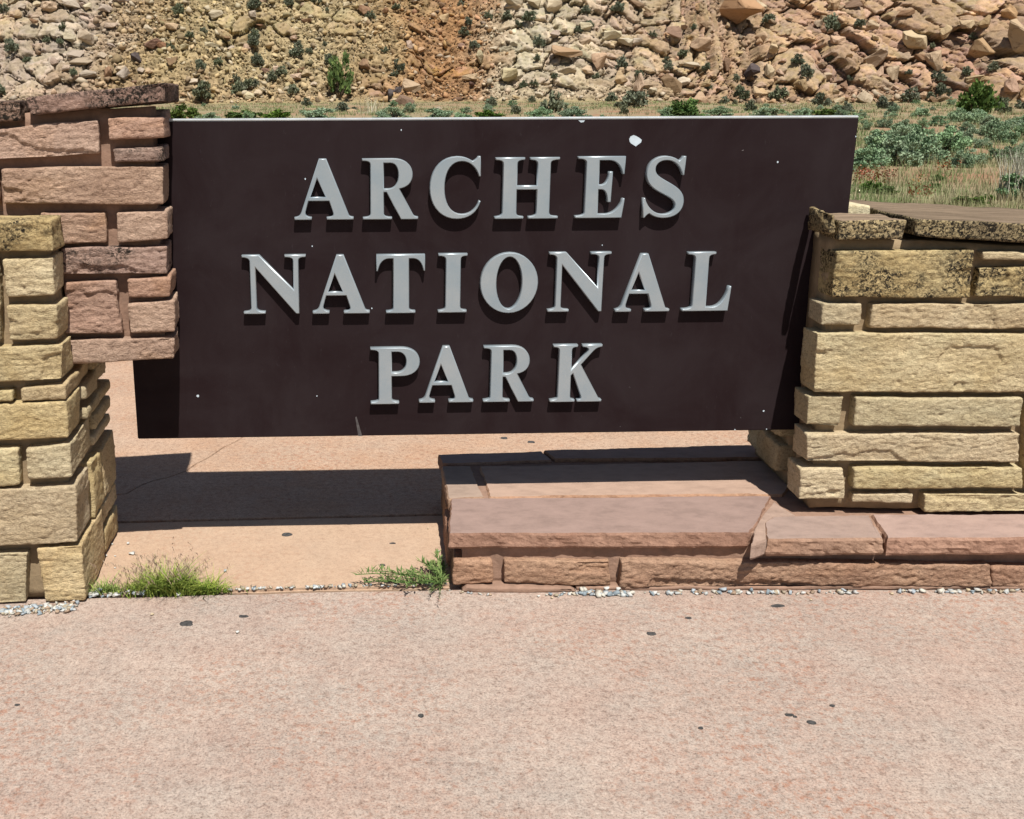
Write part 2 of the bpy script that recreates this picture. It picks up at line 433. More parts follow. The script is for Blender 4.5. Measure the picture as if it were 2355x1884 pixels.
_seed = [100]
def stone(parent, fr, quad, d0, d1, mat, name='stone', res=0.0048, amp=1.0, r=0.010, bulge=0.002, wob=0.0030, face_dir=0):
    """a rock-faced block: quad = (s, z) of TL, TR, BR, BL on a face frame, from depth d0 (front) to d1"""
    _seed[0] += 13
    sd = _seed[0]
    TL, TR, BR, BL = [np.array(q, float) for q in quad]
    w = (np.linalg.norm(TR - TL) + np.linalg.norm(BR - BL)) / 2
    h = (np.linalg.norm(TL - BL) + np.linalg.norm(TR - BR)) / 2
    dp = d1 - d0
    nx, ny = max(3, int(w / res)), max(3, int(h / res))
    nz = max(3, int(dp / (res * 2.2)))
    ijk, F = box_lattice(nx, ny, nz)
    p = ijk / np.array([nx, ny, nz]) * np.array([w, h, dp])
    p[:, 2] = dp * (ijk[:, 2] / nz) ** 1.25
    r = min(r * 0.42, 0.25 * min(w, h, dp))
    lo, hi = np.array([r] * 3), np.array([w, h, dp]) - r
    q = np.clip(p, lo, hi)
    dd = p - q
    ln = np.linalg.norm(dd, axis=1, keepdims=True)
    nrm = dd / np.maximum(ln, 1e-9)
    p = q + nrm * r
    u, v = (p[:, 0] / w)[:, None], (p[:, 1] / h)[:, None]
    sz = (1 - v) * ((1 - u) * BL + u * BR) + v * ((1 - u) * TL + u * TR)
    # relief
    qn = np.stack([sz[:, 0] * 0.8, p[:, 2], sz[:, 1] * 1.5], -1)
    wq = qn + 0.012 * np.stack([vn(qn * 22, sd + 8), vn(qn * 22, sd + 9), vn(qn * 22, sd + 10)], -1)
    bd = sz[:, 1] * 62 + 1.6 * vn(qn * np.array([5, 5, 3]), sd + 12) + 0.5 * vn(wq * 18, sd + 13)
    ledge = (np.mod(bd, 1.0) - 0.5) * (0.4 + 0.6 * smooth(-0.2, 0.5, vn(qn * 6, sd + 14)))
    rel = 0.0030 * vn(qn * 6, sd) + 0.0014 * vn(wq * np.array([15, 15, 20]), sd + 1) + 0.0022 * (0.4 - np.abs(vn(wq * np.array([42, 42, 64]), sd + 2))) * 2 + 0.0019 * vn(wq * np.array([80, 80, 105]), sd + 3) - 0.0026 * ledge
    # spalls: flat-bottomed chips broken off the face
    sp_ = vn(qn * np.array([5, 5, 7]), sd + 4) + 0.15 * vn(qn * 24, sd + 11)
    rel = rel - 0.007 * smooth(0.50, 0.53, sp_)
    front = np.clip(-nrm[:, 2], 0, 1)
    rel = rel * amp * (0.55 + 0.45 * front)
    rel = rel + bulge * front * (1 - (2 * u[:, 0] - 1) ** 4) * (1 - (2 * v[:, 0] - 1) ** 4)
    wb = np.stack([vn(qn * 11, sd + 5), vn(qn * 11, sd + 6), vn(qn * 9, sd + 7)], -1) * wob
    wb[:, 2] *= 0.6
    s = sz[:, 0] + nrm[:, 0] * rel * 0.8 + wb[:, 0]
    z = sz[:, 1] + nrm[:, 1] * rel * 0.55 + wb[:, 1]
    d = d0 + p[:, 2] + nrm[:, 2] * rel + wb[:, 2]
    V = fr.o[None] + s[:, None] * fr.t + d[:, None] * fr.b
    V[:, 2] = z + fr.o[2]
    if np.dot(np.cross(fr.t, [0, 0, 1]), fr.b) < 0: F = F[:, ::-1]
    return child_mesh(name, V, F, mat, parent)

def slab(parent, poly, z_top, thick, mat, name='slab', res=0.012, rough=0.006, side_rows=7, tilt=(0, 0), seed=None):
    """a flagstone: polygon in plan (counter-clockwise or not), split rough edges"""
    _seed[0] += 13
    sd = _seed[0]
    P = [np.array(p, float)[:2] for p in poly]
    area = sum(P[i][0] * P[(i + 1) % len(P)][1] - P[(i + 1) % len(P)][0] * P[i][1] for i in range(len(P)))
    if area < 0: P = P[::-1]
    pts = []
    for i in range(len(P)):
        a, b = P[i], P[(i + 1) % len(P)]
        n = max(1, int(np.linalg.norm(b - a) / res))
        for k in range(n): pts.append(a + (b - a) * k / n)
    pts = np.array(pts)
    nxt, prv = np.roll(pts, -1, 0), np.roll(pts, 1, 0)
    tg = nxt - prv; tg /= np.linalg.norm(tg, axis=1, keepdims=True) + 1e-9
    nr = np.stack([tg[:, 1], -tg[:, 0]], -1)
    ctr = pts.mean(0)
    rows = []
    for k in range(side_rows + 1):
        f = k / side_rows
        q = np.concatenate([pts, np.full((len(pts), 1), -f * thick)], 1)
        off = rough * vn(q * 9, sd) + rough * 0.9 * (0.5 - np.abs(vn(q * np.array([26, 26, 40]), sd + 1))) + rough * 0.5 * vn(q * 70, sd + 2)
        if k == 0: off = off * 0.6 - 0.003
        if k == side_rows: off = off - 0.006
        xy = pts + nr * off[:, None]
        z = np.full(len(pts), z_top - f * thick) + tilt[0] * (xy[:, 0] - ctr[0]) + tilt[1] * (xy[:, 1] - ctr[1]) + 0.0012 * vn(q * 20, sd + 3)
        rows.append(np.concatenate([xy, z[:, None]], 1))
    n = len(pts)
    V = np.concatenate(rows)
    F = []
    for k in range(side_rows):
        for i in range(n):
            j = (i + 1) % n
            F.append((k * n + i, (k + 1) * n + i, (k + 1) * n + j, k * n + j))
    F.append(tuple(range(n)))
    F.append(tuple(reversed(range(side_rows * n, (side_rows + 1) * n))))
    return child_mesh(name, V, F, mat, parent)

def courses(parent, fr, s0, s1, z0, z1, mat, d1, seed):
    """plain coursed stonework where the walls go on beyond the picture"""
    rnd = random.Random(seed)
    z = z0
    while z < z1 - 0.03:
        h = min(rnd.uniform(0.09, 0.19), z1 - z)
        if z1 - z - h < 0.06: h = z1 - z
        x = s0
        while x < s1 - 0.02:
            w = min(rnd.uniform(0.22, 0.62), s1 - x)
            if s1 - x - w < 0.12: w = s1 - x
            stone(parent, fr, [(x, z + h - 0.022), (x + w - 0.022, z + h - 0.022), (x + w - 0.022, z), (x, z)], rnd.uniform(-0.005, 0.005), d1, mat, res=0.012)
            x += w
        z += h

# zoom windows in which the photograph was measured: offset and scale
Z1, Z2, Z3 = (0, 180, 3.92), (0, 480, 3.92), (0, 880, 3.195)
Z4, Z5 = (1760, 440, 3.6235), (1700, 820, 3.2916)
Z6, Z7 = (960, 980, 2.5667), (1700, 1120, 3.2916)
def zx(Z, x, y): return Z[0] + x / Z[2], Z[1] + y / Z[2]
def quad(fr, Z, pts, d=0.0): return [fr.sz(*zx(Z, *p), d) for p in pts]

# ================================================================== THE SETTING
# ---- plain and rocky slope
def plain_z(x, y):
    return -0.06 + 1.55 * np.clip((y - 16) / 134.0, 0, None) ** 1.35 * np.where(y < 400, 1, 1) * np.where(x > 40, 0.75, 1.0)

def foot(x):
    return 150 + 4.0 * np.sin(x / 31.0) + 2.2 * np.sin(x / 11.0 + 1.0) - 0.06 * np.clip(x - 40, 0, 80)

def hill_base(x, y):
    """ground height of plain + slope without rock relief"""
    f = foot(x)
    t = np.clip(y - f, 0, None)
    rise = 0.80 * t - 1.0 * (1 - np.exp(-t / 1.6))
    rise = np.where(rise > 48, 48 + (rise - 48) * 0.25, rise)
    q = np.stack([x / 13.0, y / 26.0, np.zeros_like(x)], -1)
    m = np.clip(t / 9.0, 0, 1)
    rise = rise + m * 1.5 * fbm(q, 3, 3)
    # the gully of orange soil
    rise = rise - m * 1.8 * np.exp(-((x - 9 - (y - 150) * 0.05) / 4.5) ** 2)
    return plain_z(x, np.minimum(y, f + 3)) + np.maximum(rise, 0 * rise - 0.2)

def cells(a, b, seed):
    """2D Voronoi: random id of the cell, distance to the border"""
    ia, ib = np.floor(a), np.floor(b)
    d1 = np.full(a.shape, 9.0); d2 = np.full(a.shape, 9.0); cid = np.zeros(a.shape)
    z = np.zeros_like(ia)
    for i in (-1, 0, 1):
        for j in (-1, 0, 1):
            ca, cb = ia + i, ib + j
            h1 = _hash(ca, cb, z, seed); h2 = _hash(ca, cb, z, seed + 1); h3 = _hash(ca, cb, z, seed + 2)
            d = np.hypot(ca + 0.15 + 0.7 * h1 - a, cb + 0.15 + 0.7 * h2 - b)
            c = d < d1
            d2 = np.where(c, d1, np.minimum(d2, d)); cid = np.where(c, h3, cid); d1 = np.where(c, d, d1)
    return cid, d2 - d1

def outcrop(x, y):
    """how much of the slope is solid fractured rock here (0 = scree)"""
    t = y - foot(x)
    q = np.stack([x / 9.0, y / 9.0, np.zeros_like(x)], -1)
    nz = 0.55 * fbm(q, 40, 3)
    right = smooth(40, 60, x + 6 * nz)
    mid = smooth(15, 20, x + 3 * nz) * (1 - smooth(52, 60, x)) * 0.85
    left = (1 - smooth(-43, -38, x + 3 * nz)) * 0.75
    top_left = (1 - smooth(-20, -8, x)) * smooth(18, 22, t) * 0.5
    patch = smooth(0.30, 0.55, fbm(np.stack([x / 7.0, y / 3.5, 0 * x], -1), 44, 3)) * 0.7
    o = np.maximum.reduce([right, mid, left, top_left, patch]) * np.clip(t / 4.0 + nz * 0.8, 0, 1)
    return np.clip(o + np.where(o > 0.05, nz * 0.35, 0), 0, 1)

ZONE_GAIN = 1.04
ZONES = [(-140, (0.34, 0.25, 0.165)), (-58, (0.36, 0.27, 0.18)), (-46, (0.39, 0.325, 0.25)), (-41, (0.35, 0.265, 0.18)), (-34, (0.31, 0.225, 0.13)),
         (-25, (0.36, 0.28, 0.155)), (-8, (0.36, 0.285, 0.165)), (3, (0.32, 0.22, 0.115)), (9, (0.31, 0.175, 0.085)),
         (14, (0.33, 0.215, 0.125)), (19, (0.43, 0.37, 0.265)), (32, (0.42, 0.345, 0.24)), (42, (0.37, 0.275, 0.18)), (54, (0.355, 0.245, 0.155)),
         (70, (0.355, 0.242, 0.160)), (100, (0.36, 0.24, 0.158)), (220, (0.33, 0.21, 0.12))]
def zone_col(x, y, jit=0.0):
    xs = np.array([z[0] for z in ZONES], float)
    cs = np.array([z[1] for z in ZONES]) * ZONE_GAIN
    q = np.stack([x / 6.0, y / 6.0, np.zeros_like(x)], -1)
    xx = x + 4.0 * fbm(q, 70, 3) + jit
    c = np.stack([np.interp(xx, xs, cs[:, k]) for k in range(3)], -1)
    # the foot of the slope is redder
    t = np.clip(1 - (y - foot(x)) / 7.0, 0, 1)[:, None]
    return c * (1 - 0.35 * t) + np.array([0.34, 0.21, 0.13]) * 0.35 * t

def slope_relief(x, tt):
    """how far the rock stands out of the smooth slope (towards the open side), with cell ids for colour"""
    y = foot(x) + tt
    oc = outcrop(x, y)
    q = np.stack([x / 2.6, y / 2.6, np.zeros_like(x)], -1)
    wx, wy = x + 0.8 * vn(q, 5) + 0.25 * vn(q * 4, 7), tt + 0.8 * vn(q, 6) + 0.25 * vn(q * 4, 8)
    k = smooth(44, 60, x)
    rot = 0.62 * k - 0.12 * (1 - k)
    a = wx * np.cos(rot) + wy * np.sin(rot) * 1.2; b = -wx * np.sin(rot) + wy * np.cos(rot) * 1.2
    c1, e1 = cells(a / (4.6 - 0.9 * k), b / (3.6 + 5.0 * k), 200)
    c2, e2 = cells(a / 1.9 + 7, b / (1.6 + 1.2 * k), 210)
    c3, e3 = cells(wx / 0.75 + 3, wy / 0.62, 220)
    big = (2.3 + 1.9 * k) * (c1 - 0.45) + 0.6 * smooth(0.0, 0.45, e1) - (2.6 + 2.2 * k) * (1 - smooth(0.015, 0.06, e1)) * (0.3 + c1)
    mid = (0.25 + 1.0 * (1 - c1)) * (0.9 * (c2 - 0.5) + 0.22 * smooth(0.0, 0.40, e2) - 1.0 * (1 - smooth(0.015, 0.085, e2)) * (0.2 + c2))
    sml = 0.42 * (c3 - 0.5) + 0.16 * smooth(0.0, 0.45, e3) - 0.30 * (1 - smooth(0.04, 0.22, e3))
    rock = big + mid + sml * 0.38
    scree = 0.55 * (c2 - 0.5) * (e2 > 0.10) + 1.15 * sml + 0.35 * fbm(q * 1.7, 9, 3)
    off = oc * rock + (1 - oc) * scree
    off = off * smooth(-0.5, 2.5, tt) * np.where(tt > 45, 0.3, 1)
    return off, oc, c1, c2, c3, e1

def build_slope():
    xs = np.concatenate([np.arange(-150, -70, 1.2), np.arange(-70, 113, 0.20), np.arange(113, 210, 1.2)])
    t = np.concatenate([np.arange(-10, -1, 0.8), np.arange(-1, 27, 0.17), np.arange(27, 50, 0.8), np.arange(50, 140, 4.0)])
    X, T = np.meshgrid(xs, t, indexing='ij')
    x, tt = X.ravel(), T.ravel()
    y = foot(x) + tt
    z = hill_base(x, y)
    off, oc, c1, c2, c3, e1 = slope_relief(x, tt)
    V = np.stack([x, y - 0.95 * off, z + 0.18 * off], -1)
    V[tt < -6, 2] -= 0.25
    nX, nT = X.shape
    id_ = np.arange(nX * nT).reshape(nX, nT)
    F = np.stack([id_[:-1, :-1], id_[1:, :-1], id_[1:, 1:], id_[:-1, 1:]], -1).reshape(-1, 4)
    col = zone_col(x, y)
    cv = 0.70 + 0.48 * c1 + 0.34 * (c2 - 0.5)
    pinkish = (np.stack([c2, c1, c3], -1) - 0.5) * np.array([0.05, 0.03, 0.05])
    col = (col + pinkish * oc[:, None]) * (cv * oc + (1 - oc) * (0.62 + 0.5 * c3))[:, None]
    varn = ((c1 > 0.88) & (e1 > 0.1) & (oc > 0.5)).astype(float)[:, None] * 0.5
    col = col * (1 - varn) + np.array([0.20, 0.13, 0.085]) * varn
    gr = np.clip(1 - tt / 2.0, 0, 1)[:, None]
    col = col * (1 - gr) + np.array([0.27, 0.22, 0.12]) * gr
    me = new_mesh('slope', V, F, M['hill'])
    add_col(me, np.clip(col, 0.03, 0.6))
    o = link('hillside', me)
    tag(o, 'rocky sandstone slope of ledges and scree behind the sign', 'hillside', kind='structure')
    return o
build_slope()

def build_plain():
    xs = np.concatenate([np.arange(-3000, -160, 400), np.arange(-160, 220, 3.0), np.arange(220, 3200, 400)])
    ys = np.concatenate([np.arange(-3000, -20, 400), np.arange(-20, 165, 2.5), np.arange(165, 300, 30), np.arange(300, 3300, 500)])
    X, Y = np.meshgrid(xs, ys, indexing='ij')
    x, y = X.ravel(), Y.ravel()
    q = np.stack([x / 3.0, y / 3.0, 0 * x], -1)
    z = plain_z(x, np.clip(y, -50, 150)) + np.where((y > 12) & (y < 160), 0.10 * fbm(q, 50, 3), 0)
    z = np.where((y < 10) & (np.abs(x) < 12), -0.06, z)
    V = np.stack([x, y, z], -1)
    n, m = X.shape
    id_ = np.arange(n * m).reshape(n, m)
    F = np.stack([id_[:-1, :-1], id_[1:, :-1], id_[1:, 1:], id_[:-1, 1:]], -1).reshape(-1, 4)
    nt = NT('desert_soil')
    v = nt.objvec((1, 1, 1), jitter=False)
    c = nt.ramp(nt.noise(v, 0.16, 6, 0.65, 0.5), [(0.36, (0.29, 0.170, 0.105)), (0.50, (0.275, 0.21, 0.13)), (0.62, (0.25, 0.225, 0.135))])
    c = nt.mix(1.0, c, nt.ramp(nt.noise(v, 5.0, 6, 0.7), [(0.3, 0.75), (0.7, 1.12)]), 'MULTIPLY')
    mat = nt.out(c, 0.95, nt.bump(nt.noise(v, 4.0, 8, 0.7), 0.6, 0.08), 0.1)
    o = link('ground', new_mesh('ground', V, F, mat, True))
    tag(o, 'red sandy desert ground behind the sign wall', 'ground', kind='structure')
build_plain()

# ---- concrete paving: three slabs with open joints
def paving(name, poly, mat, label, bev=0.008):
    _seed[0] += 3
    P = np.array(poly, float)
    n = len(P); V = np.concatenate([np.c_[P, np.zeros(n)], np.c_[P, np.full(n, -0.12)]])
    bm = bmesh.new()
    top = [bm.verts.new(v) for v in V[:n]]; bot = [bm.verts.new(v) for v in V[n:]]
    bm.faces.new(top); bm.faces.new(bot[::-1])
    for i in range(n):
        j = (i + 1) % n
        bm.faces.new((top[i], bot[i], bot[j], top[j]))
    bmesh.ops.recalc_face_normals(bm, faces=bm.faces[:])
    te = [e for e in bm.edges if all(abs(v.co.z) < 1e-6 for v in e.verts)]
    bmesh.ops.bevel(bm, geom=te, offset=bev, segments=2, affect='EDGES')
    me = bpy.data.meshes.new(name); bm.to_mesh(me); bm.free(); me.materials.append(mat)
    return tag(link(name, me), label, 'pavement', kind='structure')

seamL, seamR = ground_at(200, 1371), ground_at(1036, 1351)
jntL, jntR = ground_at(268, 1201), ground_at(1005, 1183)
def line_pt(a, b, x): return a[1] + (b[1] - a[1]) * (x - a[0]) / (b[0] - a[0])
def wavy(a, b, x0, x1, off, amp, seed):
    xs = np.arange(x0, x1 + 0.01, 0.06)
    q = np.stack([xs * 7, np.full_like(xs, seed), 0 * xs], -1)
    dy = amp * fbm(q, seed, 3)
    yy = np.array([min(max(line_pt(a, b, x), 3.0), 4.3) for x in xs])
    return [(x, y + off + d) for x, y, d in zip(xs, yy, dy)]
g = 0.010
walk = paving('sidewalk', [(-7, -2.5), (7, -2.5)] + [(x, y) for x, y in reversed(wavy(seamL, seamR, -7, 7, -g, 0.004, 5))], M['walk'],
              'mottled pink concrete sidewalk in front of the sign')
pad = paving('concrete_pad', wavy(seamL, seamR, -7, 7, g, 0.004, 6) + list(reversed(wavy(jntL, jntR, -7, 7, -0.006, 0.0015, 7))), M['pad'],
             'smooth tan concrete strip under the sign panel')
crack = [ground_at(u, v)[:2] for u, v in ((290, 1136), (312, 1123), (325, 1116), (352, 1106), (384, 1099), (405, 1092), (430, 1082), (452, 1066), (470, 1058), (488, 1047), (512, 1030), (540, 1017))]
c0 = crack[0]; crack = [(c0[0] - 5.9, c0[1] + 0.15), (c0[0] - 0.4, c0[1] - 0.06)] + crack + [(crack[-1][0] + 0.35, crack[-1][1] + 0.9), (crack[-1][0] + 0.5, 7.6)]
crack = [np.array(c) for c in crack]
jw = wavy(jntL, jntR, -7, 7, 0.006, 0.0015, 8)
back = paving('concrete_apron', jw + [(7, 7.6)] + [tuple(c + [0.0016, -0.0016]) for c in reversed(crack[1:])] + [(-7, crack[0][1])], M['pad_rough'], 'rough tan concrete apron behind the sign panel', 0.002)
paving('concrete_apron', [(-7, crack[0][1] + 0.02)] + [tuple(c + [-0.0016, 0.0016]) for c in crack[1:]] + [(-7, 7.6)], M['pad_rough'], 'cracked off corner of the concrete apron behind the stone pillar', 0.002)

def blob_disc(u, v, rx, ry, parent, name='tar_spot', mat=None, seed=0):
    c = ground_at(u, v)
    n = 18
    a = np.linspace(0, 2 * np.pi, n, endpoint=False)
    rr = 1 + 0.28 * vn(np.stack([np.cos(a) * 1.5 + seed, np.sin(a) * 1.5, 0 * a], -1), 31 + seed)
    top = np.stack([c[0] + rx * rr * np.cos(a), c[1] + ry * rr * np.sin(a), np.full(n, 0.0022)], -1)
    ap = top.copy(); ap[:, :2] = c[:2] + (ap[:, :2] - c[:2]) * 1.12; ap[:, 2] = -0.001
    V = np.concatenate([top, ap]); F = [tuple(range(n))] + [(i, n + i, n + (i + 1) % n, (i + 1) % n) for i in range(n)]
    return child_mesh(name, V, F, mat or M['stain'], parent)
for i, (u, v, rx, ry) in enumerate([(430, 1434, .020, .016), (1499, 1458, .014, .010), (1790, 1394, .020, .010), (1866, 1662, .012, .009),
                                    (1914, 1624, .007, .006), (1816, 1645, .012, .006), (968, 1647, .007, .007), (1611, 1675, .006, .005),
                                    (560, 1418, .014, .007), (1583, 1422, .012, .006), (40, 1622, .007, .004), (1828, 1649, .006, .004)]):
    blob_disc(u, v, rx, ry, walk, seed=i)
for i, (u, v, rx, ry) in enumerate([(661, 1230, .021, .015), (880, 1300, .010, .007), (903, 1250, .012, .005)]):
    blob_disc(u, v, rx, ry, pad, seed=20 + i)
for i, (u, v, rx, ry) in enumerate([(1159, 1008, .017, .015), (1221, 1017, .017, .015)]):
    blob_disc(u, v, rx, ry, back, seed=30 + i)

# ================================================================== MASONRY
# ---- left pillar: buff pier in front, red block carried on it and overhanging towards the sign
YAW_L = math.radians(3.5)
pcorner = ground_at(199, 1386)
FY = Frame((pcorner[0], pcorner[1], 0), YAW_L)                    # buff pier front face, s = 0 at its right corner
PD = 0.62                                                          # depth of the pier
pillar = empty('stone_pillar', (pcorner[0] - 0.5, pcorner[1] + 0.3, 0), 'stone pillar of buff blocks carrying an overhanging block of red sandstone', 'pillar')
FYS = Frame(FY.o, 0, t=FY.b, b=-FY.t)                              # its right side face, s runs back
Y_FRONT = [  # zoom, TL TR BR BL, material, quoin depth (None: not at the corner)
    (Z2, [(-160, 105), (455, 100), (490, 385), (-160, 395)], 'yellow_mid', 0.26),
    (Z2, [(25, 455), (470, 450), (485, 775), (60, 795)], 'yellow', 0.17),
    (Z2, [(-330, 455), (-25, 455), (12, 1195), (-330, 1200)], 'yellow', None),
    (Z2, [(60, 880), (515, 870), (510, 1175), (90, 1190)], 'yellow', 0.22),
    (Z2, [(-330, 1262), (560, 1230), (568, 1545), (-330, 1590)], 'yellow', 0.15),
    (Z3, [(-270, 75), (85, 60), (90, 138), (-270, 158)], 'yellow', None),
    (Z3, [(150, 45), (485, 15), (485, 125), (150, 140)], 'yellow', 0.33),
    (Z3, [(-270, 175), (495, 140), (505, 408), (-270, 440)], 'yellow', 0.18),
    (Z3, [(-270, 515), (130, 490), (140, 745), (-270, 780)], 'yellow', None),
    (Z3, [(190, 485), (515, 455), (525, 692), (205, 715)], 'yellow', 0.30),
    (Z3, [(-270, 805), (555, 760), (572, 1178), (-270, 1215)], 'yellow', 0.20),
    (Z3, [(-270, 1275), (200, 1258), (192, 1615), (-270, 1640)], 'yellow', None),
    (Z3, [(270, 1222), (600, 1205), (632, 1605), (330, 1610)], 'yellow', 0.34),
]
red_bottom = 0.77
for Z, pts, mt, qd in Y_FRONT:
    q = quad(FY, Z, pts)
    q = [(s, max(z, 0.004)) for s, z in q]
    if pts[0][0] < -100: q[0] = (-0.405, q[0][1]); q[3] = (-0.405, q[3][1])     # out of the picture: up to the coursed part
    if qd is None:
        stone(pillar, FY, q, 0, 0.16, M[mt])
    else:
        z1 = (q[0][1] + q[1][1]) / 2; z0 = (q[2][1] + q[3][1]) / 2
        if z1 > red_bottom - 0.02:
            stone(pillar, FY, q, 0, 0.15, M[mt], r=0.013); continue
        stone(pillar, FY, q, 0, qd, M[mt], r=0.013)
        z1 = (q[0][1] + q[1][1]) / 2; z0 = (q[2][1] + q[3][1]) / 2
        if z1 - z0 > 0.09 and random.random() < 0.7:                # split the course behind the quoin into two
            zm = z0 + (z1 - z0) * random.uniform(0.4, 0.6)
            rows = [(z0, zm - 0.012), (zm + 0.012, z1)]
        else: rows = [(z0, z1)]
        for a, b in rows:
            s0 = qd + 0.028
            cuts = [s0, PD - 0.01] if PD - s0 < 0.36 else [s0, s0 + (PD - s0) * random.uniform(0.4, 0.6), PD - 0.01]
            for i in range(len(cuts) - 1):
                jz = random.uniform(-0.008, 0.008)
                stone(pillar, FYS, [(cuts[i] + 0.012 * (i > 0), b + jz), (cuts[i + 1], b - jz), (cuts[i + 1], max(a + jz, 0.004)), (cuts[i] + 0.012 * (i > 0), max(a - jz, 0.004))],
                      random.uniform(-0.005, 0.008), 0.14, M['yellow'], res=0.010, amp=0.8, r=0.014)
# mortar core of the pier
topz = quad(FY, Z2, [(100, 100)])[0][1]
stone(pillar, FY, [(-1.3, topz - 0.03), (-0.035, topz - 0.03), (-0.035, 0.003), (-1.3, 0.003)], 0.045, PD - 0.02, M['mortar_tan'], 'mortar', res=0.03, amp=0.3, r=0.004, bulge=0, wob=0.003)

courses(pillar, FY, -1.3, -0.40, 0.012, topz - 0.01, M['yellow'], 0.16, 78)

# red block
rp = hit(*zx(Z1, 1490, 900), FY.o + FY.b * 0.175, FY.b)
FR = Frame((rp[0], rp[1], 0), math.radians(6.0))                   # s = 0 at its right front corner
SIGN_YAW = math.radians(1.8)
FS = Frame((0.0, 3.575, 0), SIGN_YAW)                              # front of the sign panel
def to_sign(fr, s): # room between a front face and the sign panel at s
    p = fr.pt(s, 0, 0); return float(np.dot(FS.o - p, FS.b) / np.dot(fr.b, FS.b))
R_ST = [
    (Z1, [(-420, 500), (885, 378), (898, 690), (-420, 775)], 'red'),
    (Z1, [(962, 368), (1480, 352), (1492, 542), (978, 560)], 'red'),
    (Z1, [(1015, 637), (1474, 612), (1484, 742), (1035, 757)], 'red_dark'),
    (Z1, [(8, 812), (1470, 797), (1474, 1142), (35, 1132)], 'red'),
    (Z1, [(-420, 820), (-25, 815), (-4, 1132), (-420, 1132)], 'red'),
    (Z1, [(360, 1214), (950, 1212), (962, 1490), (360, 1492)], 'red'),
    (Z1, [(1045, 1212), (1500, 1202), (1515, 1445), (1062, 1480)], 'red'),
    (Z2, [(550, 352), (1500, 347), (1508, 590), (570, 595)], 'red_dark'),
    (Z2, [(576, 667), (1042, 657), (1108, 1130), (582, 1132)], 'red'),
    (Z2, [(1142, 637), (1540, 615), (1535, 800), (1150, 800)], 'red'),
    (Z2, [(1152, 857), (1570, 832), (1568, 1112), (1182, 1130)], 'red'),
    (Z2, [(602, 1197), (1572, 1167), (1572, 1360), (606, 1408)], 'red'),
]
for Z, pts, mt in R_ST:
    q = quad(FR, Z, pts)
    if pts[0][0] < -300: q[0] = (-0.755, q[0][1]); q[3] = (-0.755, q[3][1])
    room = to_sign(FR, max(q[1][0], q[2][0])) - 0.010
    stone(pillar, FR, q, random.uniform(-0.006, 0.006), min(room, 0.27), M[mt], r=0.012)
rz0 = quad(FR, Z2, [(1000, 1390)])[0][1]; rz1 = quad(FR, Z1, [(900, 305)])[0][1]
room = to_sign(FR, -0.06) - 0.02
stone(pillar, FR, [(-1.3, rz1 - 0.034), (-0.035, rz1 + 0.016), (-0.035, rz0 + 0.055), (-1.3, rz0 + 0.055)], 0.044, room, M['mortar_pink'], 'mortar', res=0.03, amp=0.3, r=0.004, bulge=0, wob=0.003)
courses(pillar, FR, -1.3, -0.75, topz - 0.02, rz1 - 0.05, M['red'], 0.2, 79)
# behind the sign: the rear half of the red block
gap = to_sign(FR, -0.06) + 0.085
for k, (a, b) in enumerate([(rz0, rz0 + 0.13), (rz0 + 0.15, rz0 + 0.36), (rz0 + 0.38, rz0 + 0.52), (rz0 + 0.54, rz0 + 0.70), (rz0 + 0.715, rz1 + 0.005)]):
    stone(pillar, FR, [(-0.62, b), (-0.01, b), (-0.01, a), (-0.62, a)], gap, 0.45, M['red'], res=0.016, r=0.012)
# cap stones
q = quad(FR, Z1, [(225, 182), (1500, 38), (1502, 212), (285, 322)], -0.016)
stone(pillar, FR, q, -0.016, 0.46, M['cap_dark'], 'cap_stone', r=0.008, amp=1.1)
q = quad(FR, Z1, [(-420, 205), (180, 197), (188, 380), (-420, 395)], -0.01)
q[0] = (-1.32, q[0][1] - 0.02); q[3] = (-1.32, q[3][1] - 0.02)
stone(pillar, FR, q, -0.01, 0.46, M['cap_dark'], 'cap_stone', r=0.008)

